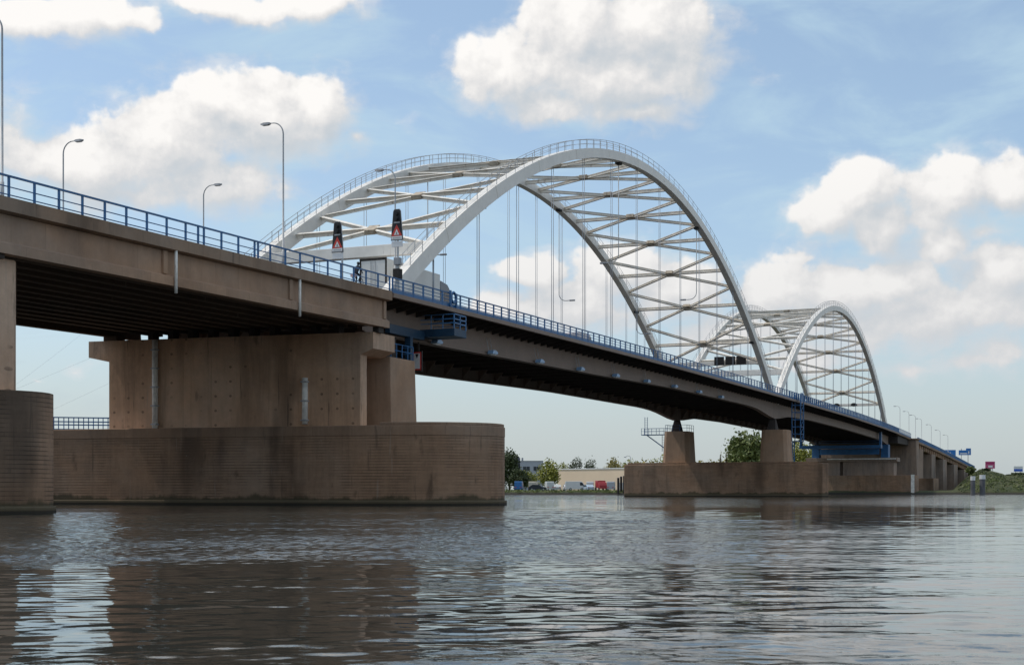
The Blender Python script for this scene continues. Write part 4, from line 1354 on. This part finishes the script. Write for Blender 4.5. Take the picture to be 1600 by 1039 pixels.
def truck():
    u0, w0 = -.6, 3.15
    t = T('lorry', 'white box lorry on the deck, seen from behind beside the near rib', 'lorry', (u0, w0, zd(u0) + .05))
    wh = paint('lorry_white', (0.80, 0.785, 0.745), .5, .06)
    b = MB().box(0, 10.2, -1.27, 1.27, 1.1, 4.0).build('cargo_box', wh, t, local=True, bevel=.03)
    m = MB()
    m.box(-.08, .0, -1.3, 1.3, 3.86, 4.04).box(-.08, .0, -1.3, -1.16, 1.0, 3.86).box(-.08, .0, 1.16, 1.3, 1.0, 3.86).box(-.08, .0, -1.16, 1.16, 1.0, 1.15)
    m.build('rear_frame', M['timber'], b, local=True)
    for y0, y1 in ((-1.15, -.015), (.015, 1.15)):
        d = MB().box(-.05, -.005, y0, y1, 1.17, 3.84).build('rear_door', wh, b, local=True)
        yc = -.2 if y0 < 0 else .2
        MB().tube([(-.08, yc, 1.2), (-.08, yc, 3.8)], .025, 6).build('lock_bar', M['galv'], d, local=True)
    for y in (-1, 1):
        MB().box(-.1, -.05, y - .18, y + .18, .8, .98).build('tail_light', M['red'], t, local=True)
    MB().box(.1, 12.6, -.5, .5, .7, 1.08).build('chassis', M['black'], t, local=True)
    c = extr([(10.5, .5), (12.7, .5), (12.75, 1.6), (12.35, 2.95), (11.9, 3.3), (10.5, 3.5)], -1.2, 1.2).build('cab', paint('cab_grey', (.25, .26, .28), .4), t, local=True, bevel=.05)
    for y in (-1.215, 1.2):
        MB().box(11.2, 12.2, y, y + .015, 1.75, 2.6).build('side_window', M['glass'], c, local=True)
    for x in (1.6, 2.9, 11.5):
        for y in (-1.05, 1.05):
            wheel(t, x, y, .5, .32)
truck()

def car(label, loc, rz, col, kind='car', grp='cars crossing the bridge'):
    t = T('parked_car' if 'parked' in grp else kind, label, 'van' if kind == 'van' else 'car', loc, grp, rz)
    pm = paint('car_paint', col, .3, .03)
    if kind == 'van':
        pr = [(-2.6, .35), (2.5, .35), (2.6, .95), (2.1, 1.15), (1.5, 2.1), (1.2, 2.25), (-2.5, 2.25), (-2.6, 2.1)]
        win = [(.9, 1.25), (1.95, 1.25), (1.45, 1.98), (.9, 1.98)]
    else:
        pr = [(-2.1, .3), (2.1, .3), (2.15, .7), (1.9, .86), (1.0, .96), (.35, 1.42), (-1.2, 1.46), (-1.95, 1.0), (-2.15, .9)]
        win = [(-1.45, 1.0), (.85, 1.0), (.3, 1.36), (-1.12, 1.4)]
    b = extr(pr, -.88, .88).build('body', pm, t, local=True, bevel=.06)
    for y in (-.90, .885):
        extr(win, y, y + .015).build('side_window', M['glass'], b, local=True)
    for x in (-1.35, 1.4):
        for y in (-.8, .8):
            wheel(t, x, y, .33)
    for y in (-.6, .6):
        MB().box(pr[0][0] - .09, pr[0][0] + .02, y - .18, y + .18, .75, .9).build('tail_light', M['red'], t, local=True)
        MB().box(pr[1][0], pr[1][0] + .09, y - .18, y + .18, .6, .74).build('headlight', M['lampglass'], t, local=True)
    return t
for lb, u, w, c, kd in [('dark blue car on the deck behind the railing, below the arch crown', 32.5, 2.9, (.03, .07, .18), 'car'),
                        ('white van with red tail lights behind the railing, right of mid span', 48.5, 3.0, (.6, .55, .55), 'van'),
                        ('black car behind the railing, just left of the far rib foot', 56.5, 2.9, (.02, .025, .05), 'car')]:
    car(lb, (u, w, zd(u) + .05), 0, c, kd)

def cyclist():
    u, w = -12.2, -1.9
    t = T('bicycle', 'black bicycle with pale bag on the approach footway', 'bicycle', (u, w, zd(u) + .02))
    for x in (-.52, .52):
        ring = [(x + .34 * math.cos(a), 0, .34 + .34 * math.sin(a)) for a in np.linspace(0, 2 * math.pi, 25)]
        MB().tube(ring, .022, 6).build('wheel', M['rubber'], t, local=True)
    m = MB()
    for a, b in (((-.52, 0, .34), (-.1, 0, .32)), ((-.1, 0, .32), (-.25, 0, .88)), ((-.1, 0, .32), (.42, 0, .82)), ((-.22, 0, .78), (.42, 0, .86)), ((-.52, 0, .34), (-.22, 0, .78)), ((.52, 0, .34), (.40, 0, 1.02)), ((.36, -.26, 1.04), (.36, .26, 1.04))):
        m.tube([a, b], .02, 6)
    m.build('frame', M['black'], t, local=True)
    MB().box(-.40, -.13, -.08, .08, .87, .93).build('saddle', M['black'], t, local=True, bevel=.02)
    MB().box(-.85, -.45, -.16, .16, .62, .86).build('bag', paint('pale_bag', (.6, .45, .45), .7), t, local=True, bevel=.04)
    # rider: one skinned body
    p = T('person', 'cyclist in dark clothes riding along the railing, under the left warning signal', 'person', (u, w, zd(u) + .02))
    J = {'pel': (-.25, 0, .98, .145), 'sp': (-.17, 0, 1.2, .15), 'ch': (-.03, 0, 1.42, .165), 'nk': (.04, 0, 1.57, .06), 'hd': (.09, 0, 1.66, .085), 'hd2': (.11, 0, 1.78, .095)}
    E = [('pel', 'sp'), ('sp', 'ch'), ('ch', 'nk'), ('nk', 'hd'), ('hd', 'hd2')]
    for s, nm in ((-1, 'l'), (1, 'r')):
        kx, kz = (.18, .78) if s < 0 else (.10, .66)
        J.update({'h' + nm: (-.23, .1 * s, .94, .105), 'k' + nm: (kx, .12 * s, kz, .07), 'a' + nm: (kx - .18, .12 * s, kz - .4, .048), 'f' + nm: (kx - .02, .12 * s, kz - .45, .04),
                  's' + nm: (0, .19 * s, 1.44, .07), 'e' + nm: (.12, .25 * s, 1.22, .048), 'w' + nm: (.31, .23 * s, 1.08, .034), 'p' + nm: (.37, .22 * s, 1.055, .03)})
        E += [('pel', 'h' + nm), ('h' + nm, 'k' + nm), ('k' + nm, 'a' + nm), ('a' + nm, 'f' + nm), ('ch', 's' + nm), ('s' + nm, 'e' + nm), ('e' + nm, 'w' + nm), ('w' + nm, 'p' + nm)]
        for q in range(4):
            J[f'g{nm}{q}'] = (.39, (.22 + .022 * (q - 1.5)) * s, 1.03 + .004 * q, .009)
            E.append(('p' + nm, f'g{nm}{q}'))
        J['t' + nm] = (.34, .17 * s, 1.05, .01)
        E.append(('p' + nm, 't' + nm))
    ks = list(J)
    me = bpy.data.meshes.new('body')
    me.from_pydata([J[k][:3] for k in ks], [(ks.index(a), ks.index(b)) for a, b in E], [])
    bo = bpy.data.objects.new('body', me)
    COL.objects.link(bo)
    bo.parent = p
    sk = bo.modifiers.new('skin', 'SKIN')
    for i, k in enumerate(ks):
        me.skin_vertices[0].data[i].radius = (J[k][3], J[k][3])
        me.skin_vertices[0].data[i].use_root = (k == 'pel')
    bo.modifiers.new('sub', 'SUBSURF').levels = 1
    bo.modifiers['sub'].render_levels = 2
    me.materials.append(M['navy'])
    m = MB()
    c = Vector((.10, 0, 1.76))
    for i in range(7):
        for k in range(12):
            a, b = math.pi * .62 * i / 6, 2 * math.pi * k / 12
            m.v.append(tuple(c + Vector((.125 * math.sin(a) * math.cos(b) - .015, .105 * math.sin(a) * math.sin(b), .125 * math.cos(a)))))
    for i in range(6):
        for k in range(12):
            m.f.append((i * 12 + k, i * 12 + (k + 1) % 12, i * 12 + 12 + (k + 1) % 12, i * 12 + 12 + k))
    m.build('hair', M['black'], p, smooth=True, local=True)
    MB().box(.185, .205, -.05, .05, 1.66, 1.78).build('face', M['skin'], p, local=True, bevel=.02)
cyclist()

# ================================================================== FAR BANK: buildings, vehicles, trees
def gz(px, Z):
    o = Z - float(np.interp(px, SHX, SHZ))
    t = max(0.0, min(1.0, (px - 1488) / 42.0))
    up = float(np.interp(o, [0, 8, 28, 65, 85, 110, 400], [0, 0.9, 3.2, 6.6, 7.2, 7.4, 7.4]))
    crest = float(np.interp(px, [1440, 1505, 1530, 1556, 1572, 1590, 1640], [1.1, 1.05, 0.92, 0.80, 0.64, 0.68, 0.72]))
    return float(np.interp(o, [-3, 0, 1.5, 4, 13], [-1.2, 0.05, 0.55, 0.75, 0.95])) + t * up * crest

def place(t_, px, Z):
    return at(px, Z, gz(px, Z))

ROT = TH - R(90)            # local +y away from the viewer, +x to the right
def warehouse():
    p0 = at(872, 480, .9)
    t = T('warehouse', 'long low cream warehouse with white end bay on the far bank', 'warehouse', p0, None, ROT - R(48))
    L, H = 35.0, zpx(733, 480) - .9
    w = MB().box(0, L, 0, 22, -1, H).build('wall', M['cream'], t, local=True)
    MB().box(-.15, L + .15, -.2, 22.2, H, H + .35).build('parapet', M['signwhite'], t, local=True)
    MB().box(L + .02, L + 3.6, .2, 16, -1, H + .1).build('end_bay', M['signwhite'], t, local=True)
    for x in (L - 3, L - 6.4):
        MB().box(x, x + 2.2, -.06, .0, .2, 2.6).build('roller_door', M['grey'], w, local=True)
    MB().box(3, 4.2, -.05, .0, 0, 2.2).build('door', M['grey'], w, local=True)
warehouse()

def office():
    p0 = at(813, 560, .9)
    t = T('office_block', 'pale grey office block with dark window bands behind the trees', 'office', p0, None, ROT)
    H = zpx(720, 560) - .9
    wall = paint('office_panel', (.40, .42, .47), .6, .05)
    w = MB().box(0, 9, 0, 12, -1, H).build('wall', wall, t, local=True)
    for x0 in (1.1, 5.2):
        for z in (H - 3.6, H - 7.0):
            f = MB().box(x0, x0 + 2.6, -.08, .0, z, z + 1.6).build('window', M['glass'], w, local=True)
            MB().box(x0 + 1.2, x0 + 1.35, -.11, -.08, z, z + 1.6).build('mullion', M['grey'], f, local=True)
    MB().box(-.1, 9.1, -.1, 12.1, H, H + .3).build('roof', M['grey'], t, local=True)
    MB().box(.5, 1.2, 2, 3, H + .3, H + 1.5).build('chimney', M['grey'], t, local=True)
    c = MB()
    ring = [(-1.3 + 1.25 * math.cos(a), 2 + 1.25 * math.sin(a)) for a in np.linspace(0, 2 * math.pi, 17)[:-1]]
    c.prism(ring, -1, H + 1.3, None)
    c.prism(ring, H + 1.3, H + 2.0, [(-1.3 + .7 * math.cos(a), 2 + .7 * math.sin(a)) for a in np.linspace(0, 2 * math.pi, 17)[:-1]])
    c.build('stair_tower', paint('stair_dark', (.07, .075, .10), .5), t, local=True)
office()

for i, (lb, px, Z, dr, c, kd) in enumerate([
        ('blue van parked on the far bank near the left trees', 811, 345, 175, (.03, .16, .42), 'van'),
        ('cream coloured van parked below the office block', 834, 352, 170, (.55, .5, .42), 'van'),
        ('dark car parked low on the bank below the office block', 840, 340, 88, (.02, .025, .04), 'car'),
        ('white van parked in front of the yellow green tree', 858, 352, 186, (.62, .64, .64), 'van'),
        ('silver car parked at the left end of the cream warehouse', 871, 350, 178, (.5, .52, .52), 'car'),
        ('white car parked before the warehouse middle', 886, 352, 184, (.7, .7, .7), 'car'),
        ('white van lowest on the bank in front of the warehouse', 900, 341, 90, (.75, .75, .75), 'van'),
        ('pale silver car at the bank edge right of the white van', 918, 340, 200, (.45, .55, .65), 'car'),
        ('tall white van parked left of the red lorry', 922, 356, 176, (.72, .72, .74), 'van'),
        ('silver van parked right of the red lorry', 955, 354, 172, (.42, .45, .5), 'van')]):
    car(lb, place(None, px, Z), ROT + R(dr - 90), c, kd, 'vehicles parked on the far bank')

def red_truck():
    p = place(None, 938, 354)
    t = T('red_lorry', 'red box lorry parked in front of the cream warehouse', 'lorry', p, None, ROT - R(78))
    rm = paint('lorry_red', (.40, .04, .05), .5, .05)
    MB().box(-1.2, 1.2, -1.0, 1.0, .7, 2.5).build('cargo_box', rm, t, local=True, bevel=.04)
    extr([(1.3, .5), (2.7, .5), (2.7, 1.3), (2.4, 2.0), (1.3, 2.1)], -.95, .95).build('cab', rm, t, local=True, bevel=.05)
    for x in (-.9, 2.0):
        for y in (-.95, .95):
            wheel(t, x, y, .42, .28)
red_truck()

def leaf_cloud(mb, c, r, n, size, rs):
    """small leaf faces gathered in clumps through an uneven crown"""
    ncl = max(6, n // 38)
    cl = []
    for _ in range(ncl):
        d = rs.normal(size=3)
        d /= np.linalg.norm(d)
        q = rs.uniform(.35, 1.0) ** .6
        cl.append(np.array(c) + d * np.array(r) * q * rs.uniform(.75, 1.08))
    for _ in range(n):
        k = cl[rs.integers(ncl)]
        p = k + rs.normal(size=3) * np.array(r) * .17
        a = rs.normal(size=3)
        a /= np.linalg.norm(a)
        b = np.cross(a, rs.normal(size=3))
        b /= np.linalg.norm(b)
        s = size * rs.uniform(.6, 1.4)
        o = len(mb.v)
        mb.v += [tuple(p - a * s), tuple(p + b * s * .6), tuple(p + a * s), tuple(p - b * s * .6)]
        mb.f.append((o, o + 1, o + 2, o + 3))

LEAF = [leafmat('leaf_dark', (.03, .045, .014), (.075, .10, .03)), leafmat('leaf_mid', (.07, .10, .02), (.19, .22, .06)),
        leafmat('leaf_yellow', (.17, .19, .025), (.38, .37, .07)), leafmat('leaf_autumn', (.22, .19, .05), (.42, .36, .12))]
def tree(label, px, Z, ytop, wpx, leaf, n=1400, zb=None, size=None, stem=.22, seed=0, crown_from=.10, grp='trees on the far bank'):
    rs = np.random.default_rng(seed * 31 + 5)
    g = gz(px, Z) if zb is None else zb
    p = at(px, Z, g)
    top = zpx(ytop, Z)
    h = top - g
    rw = wpx * 1.18 * Z / 2222 / 2
    t = T('tree', label, 'tree', p, grp)
    m = MB()
    m.tube([(0, 0, -.3), (.05, 0, h * .35), (.0, .08, h * .8)], [h * .032, h * .024, h * .008], 7)
    for k in range(6):
        a = k * 1.05 + rs.uniform(0, .5)
        z0 = h * rs.uniform(.25, .5)
        m.tube([(0, 0, z0), (rw * .35 * math.cos(a), rw * .35 * math.sin(a), z0 + h * .14), (rw * .65 * math.cos(a), rw * .65 * math.sin(a), z0 + h * .27)], [h * .013, h * .009, h * .004], 5)
    m.build('trunk', M['bark'], t, local=True)
    m = MB()
    zc = h * (1 + crown_from) / 2
    leaf_cloud(m, (0, 0, zc), (rw, rw, h * (1 - crown_from) / 2), int(n * 1.7), size or max(.24, rw * .10), rs)
    m.build('crown', LEAF[leaf], t, local=True)
    return t
for i, a in enumerate([
        ('tall dark green tree beside the round pier nose, leftmost on the bank', 796, 452, 705, 30, 0, 1900),
        ('dark bush standing in front of the stair tower', 812, 446, 732, 26, 0, 1000),
        ('yellowish green bush in front of the office block', 826, 448, 737, 22, 2, 1000),
        ('round yellow green tree between office block and warehouse', 857, 462, 721, 28, 2, 1500),
        ('pale green tree behind the left warehouse roof corner', 879, 530, 722, 18, 2, 900),
        ('small lime green tree touching the warehouse roof line', 890, 535, 727, 12, 2, 700),
        ('pointed dark tree behind the warehouse roof', 901, 520, 713, 17, 0, 1000),
        ('round dark tree behind the warehouse roof', 922, 525, 718, 20, 0, 1000),
        ('yellow leaved tree behind the right warehouse end', 960, 520, 716, 26, 3, 1100),
        ('yellow green tree left of the long pier base top', 980, 530, 719, 28, 2, 1000),
        ('low yellow tree behind the far column foot, left side', 1005, 500, 716, 34, 3, 1000),
        ('pale low tree just left of the far column', 1030, 520, 714, 26, 2, 900),
        ('low yellow tree right of the far column foot', 1100, 520, 717, 34, 3, 900),
        ('low ochre tree left of the big green tree', 1128, 500, 718, 30, 3, 900),
        ('big green tree between the two square columns', 1166, 415, 672, 50, 1, 3000),
        ('dark tree directly left of the near column', 1186, 425, 684, 26, 0, 1500),
        ('yellow green tree right of the near column, under the deck', 1250, 430, 688, 34, 2, 1900),
        ('green tree under the second arch, farther right', 1275, 440, 694, 34, 1, 1600),
        ]):
    tree(*a, seed=i + 1)
for i, (lb, px, yt) in enumerate([('left one of two thin bare poplars', 1126, 695), ('right one of two thin bare poplars', 1135, 690)]):
    tree(lb, px, 470, yt, 5, 3, 160, size=.12, seed=60 + i, grp='thin bare poplars')
for i, (lb, px, Z, yt, wp, lf, n) in enumerate([('widest dark bush on the dike crest at the right edge', 1592, 424, 738, 22, 0, 900),
                                            ('dark bush on the dike beside the pink board post', 1541, 420, 731, 12, 0, 500),
                                            ('green bush on the dike at the viaduct end', 1517, 420, 729, 12, 1, 500),
                                            ('dark bush at the dike dip near the blue white board', 1579, 428, 741, 12, 0, 500)]):
    t = tree(lb, px, Z, yt, wp, lf, n, seed=90 + i, crown_from=.02, grp='bushes on the dike')
    t['category'] = 'bush'

def bank_plants():
    """rough vegetation on the dike and along the shore, too dense to count"""
    rs = np.random.default_rng(12)
    for nm, lf, n, rng_px in (('dike_scrub', 0, 5200, (1500, 1640)), ('dike_grass_tufts', 1, 3200, (1505, 1640)), ('shore_weeds', 1, 2600, (786, 990))):
        mb = MB()
        cl = [(rs.uniform(*rng_px), rs.uniform(1.5, 60) if rng_px[0] > 1000 else rs.uniform(1, 9)) for _ in range(170)]
        for _ in range(n):
            c = cl[rs.integers(len(cl))]
            px = c[0] + rs.normal(0, 2.2)
            o = max(1.2, c[1] + rs.normal(0, 1.6))
            Z = float(np.interp(px, SHX, SHZ)) + o
            p = np.array(at(px, Z, gz(px, Z) + abs(rs.normal(0, .16))))
            a = rs.normal(size=3)
            a /= np.linalg.norm(a)
            b = np.cross(a, rs.normal(size=3))
            b /= np.linalg.norm(b)
            q = rs.uniform(.10, .26)
            k = len(mb.v)
            mb.v += [tuple(p - a * q), tuple(p + b * q * .5), tuple(p + a * q), tuple(p - b * q * .5)]
            mb.f.append((k, k + 1, k + 2, k + 3))
        o = mb.build(nm, LEAF[lf])
        o['kind'] = 'stuff'
bank_plants()

def bank_lamp():
    p = place(None, 985, 460)
    t = T('quay_lamp', 'thin double armed lamp post left of the long pier base', 'lamp post', p)
    h = zpx(711, 460) - p.z
    pts = [(0, 0, 0), (0, 0, h - .5), (-.3, 0, h - .1), (-1.0, 0, h), (-1.7, 0, h - .5)]
    v = [Vector((0, 0, 0)) + RGT * a[0] + Vector((0, 0, a[2])) for a in pts]
    MB().tube(v, .09, 6).build('pole', M['galv'], t, local=True)
    c = v[-1]
    MB().cbox(c, (.8, .5, .25)).build('lamp_head', M['grey'], t, local=True)
bank_lamp()

# mooring piles
for i, (lb, px, Z, yt, r, mt) in enumerate([('first thin dark mooring pile left of the long pier base', 966, 330, 747, .28, 'timber'), ('second thin dark mooring pile left of the long pier base', 970.5, 332, 745, .28, 'timber'),
                                          ('thin dark mooring pile nearest the thick one', 975, 331, 744, .25, 'timber'), ('thick black mooring pile touching the long pier base', 984, 262, 745, .36, 'timber')]):
    p = at(px, Z, 0)
    t = T('mooring_pile', lb, 'mooring pile', p, 'dark mooring piles')
    h = zpx(yt, Z)
    MB().tube([(0, 0, -2), (0, 0, h)], r, 10).build('pile', M[mt], t, local=True)
    MB().tube([(0, 0, h), (0, 0, h + .25)], [r * 1.15, r * .8], 10).build('pile_cap', M['black'], t, local=True)
for lb, px, yt, wpx in (('slimmer grey mooring post with white cap at the right bank', 1520, 743, 7), ('thicker grey mooring post with white cap at the right bank', 1535, 741, 8.5)):
    Z = 335
    p = at(px, Z, 0)
    t = T('mooring_post', lb, 'mooring post', p, 'grey mooring posts with white caps')
    h = zpx(yt, Z)
    r = wpx * Z / 2222 / 2
    MB().tube([(0, 0, -2), (0, 0, h - 1.0)], r, 14).build('pile', M['darkgrey'], t, local=True)
    MB().tube([(0, 0, h - 1.0), (0, 0, h)], r * 1.08, 14).build('pile_cap', M['signwhite'], t, local=True)

# boards at the right
def board(name, label, px, Z, y0, y1, wpx, draw, group=None, ground=None):
    zt, zb = zpx(y0, Z), zpx(y1, Z)
    g = gz(px, Z) if ground is None else ground
    p = at(px, Z, g)
    w = wpx * Z / 2222 / 2
    t = T(name, label, 'sign', p, group, ROT)
    for x in (-w * .55, w * .55):
        MB().box(x - .1, x + .1, .1, .3, -.3, zt - g - .1).build('post', M['galv'], t, local=True)
    draw(t, w, zb - g, zt - g)
    return t
bm1 = paint('sign_blue', (.02, .17, .50), .4, .04)
def blue_board(kind):
    def d(t, w, a, b):
        if kind == 0:
            p = MB().box(-w, w, -.05, .1, a, b).build('panel', bm1, t, local=True)
            MB().box(-.18, .18, -.08, -.05, a, a + (b - a) * .62).build('arrow', M['signwhite'], p, local=True)
            MB().box(-w * .8, -w * .25, -.08, -.05, a + (b - a) * .60, a + (b - a) * .75).build('lettering', M['signwhite'], p, local=True)
            MB().box(w * .3, w, -.06, .1, a - .8, a - .02).build('lower_panel', M['black'], t, local=True)
        else:
            p = MB().box(-w, w, -.05, .1, a, a + (b - a) * .72).build('panel', bm1, t, local=True)
            MB().box(w * .2, w, -.05, .1, a + (b - a) * .725, b).build('exit_panel', bm1, t, local=True)
            MB().box(-w * .8, w * .4, -.08, -.05, a + .35, a + .75).build('lettering', M['signwhite'], p, local=True)
            MB().box(w * .55, w * .72, -.08, -.05, a + .4, a + (b - a) * .6).build('arrow', M['signwhite'], p, local=True)
    return d
board('direction_sign', 'left blue motorway direction board with black panel below, over the far viaduct', 1484.5, 520, 702, 711.5, 17.5, blue_board(0), 'blue direction boards', ground=zd(434))
board('direction_sign', 'right blue motorway direction board with stepped top, over the far viaduct', 1507.5, 520, 699.5, 710, 19, blue_board(1), 'blue direction boards', ground=zd(436))
def pink(t, w, a, b):
    p = MB().box(-w, w, -.05, .1, a, b).build('panel', paint('pink_sheet', (.55, .10, .22), .5, .1), t, local=True)
    MB().box(-w * .9, w * .9, -.08, -.05, a + (b - a) * .62, b - .35).build('stripe', paint('magenta_sheet', (.42, .02, .12), .5, .05), p, local=True)
    MB().box(-w * .4, w * .5, -.08, -.05, a + .4, a + 1.2).build('lettering', M['signwhite'], p, local=True)
board('billboard', 'pink and magenta billboard on the dike', 1547, 560, 720, 731, 15, pink)
def bw(t, w, a, b):
    p = MB().box(-w, w, -.05, .1, a, b).build('panel', M['signwhite'], t, local=True)
    MB().box(-w * .97, w * .97, -.08, -.05, a + .1, a + (b - a) * .5).build('stripe', paint('royal_blue', (.03, .12, .55), .5, .05), p, local=True)
board('billboard', 'white and blue billboard at the right edge above the dike', 1591, 520, 727.5, 736, 14, bw)

# power lines behind the left gap
def wires():
    for i, (a, b, lb) in enumerate([((-120, 700), (190, 470), 'steep thin power line in the left gap'), ((-100, 655), (330, 470), 'thin power line in the left gap, upper flat one'), ((-60, 700), (320, 520), 'thin power line in the left gap, lowest one')]):
        Z = 330
        A, B = at(a[0], Z, zpx(a[1], Z)), at(b[0], Z + 60, zpx(b[1], Z + 60))
        t = T('power_line', lb, 'power line', A, 'power lines behind the bridge')
        pts = [A.lerp(B, k / 10) - Vector((0, 0, 1.2 * math.sin(math.pi * k / 10))) for k in range(11)]
        MB().tube(pts, .016, 4).build('wire', M['cable'], t)
wires()
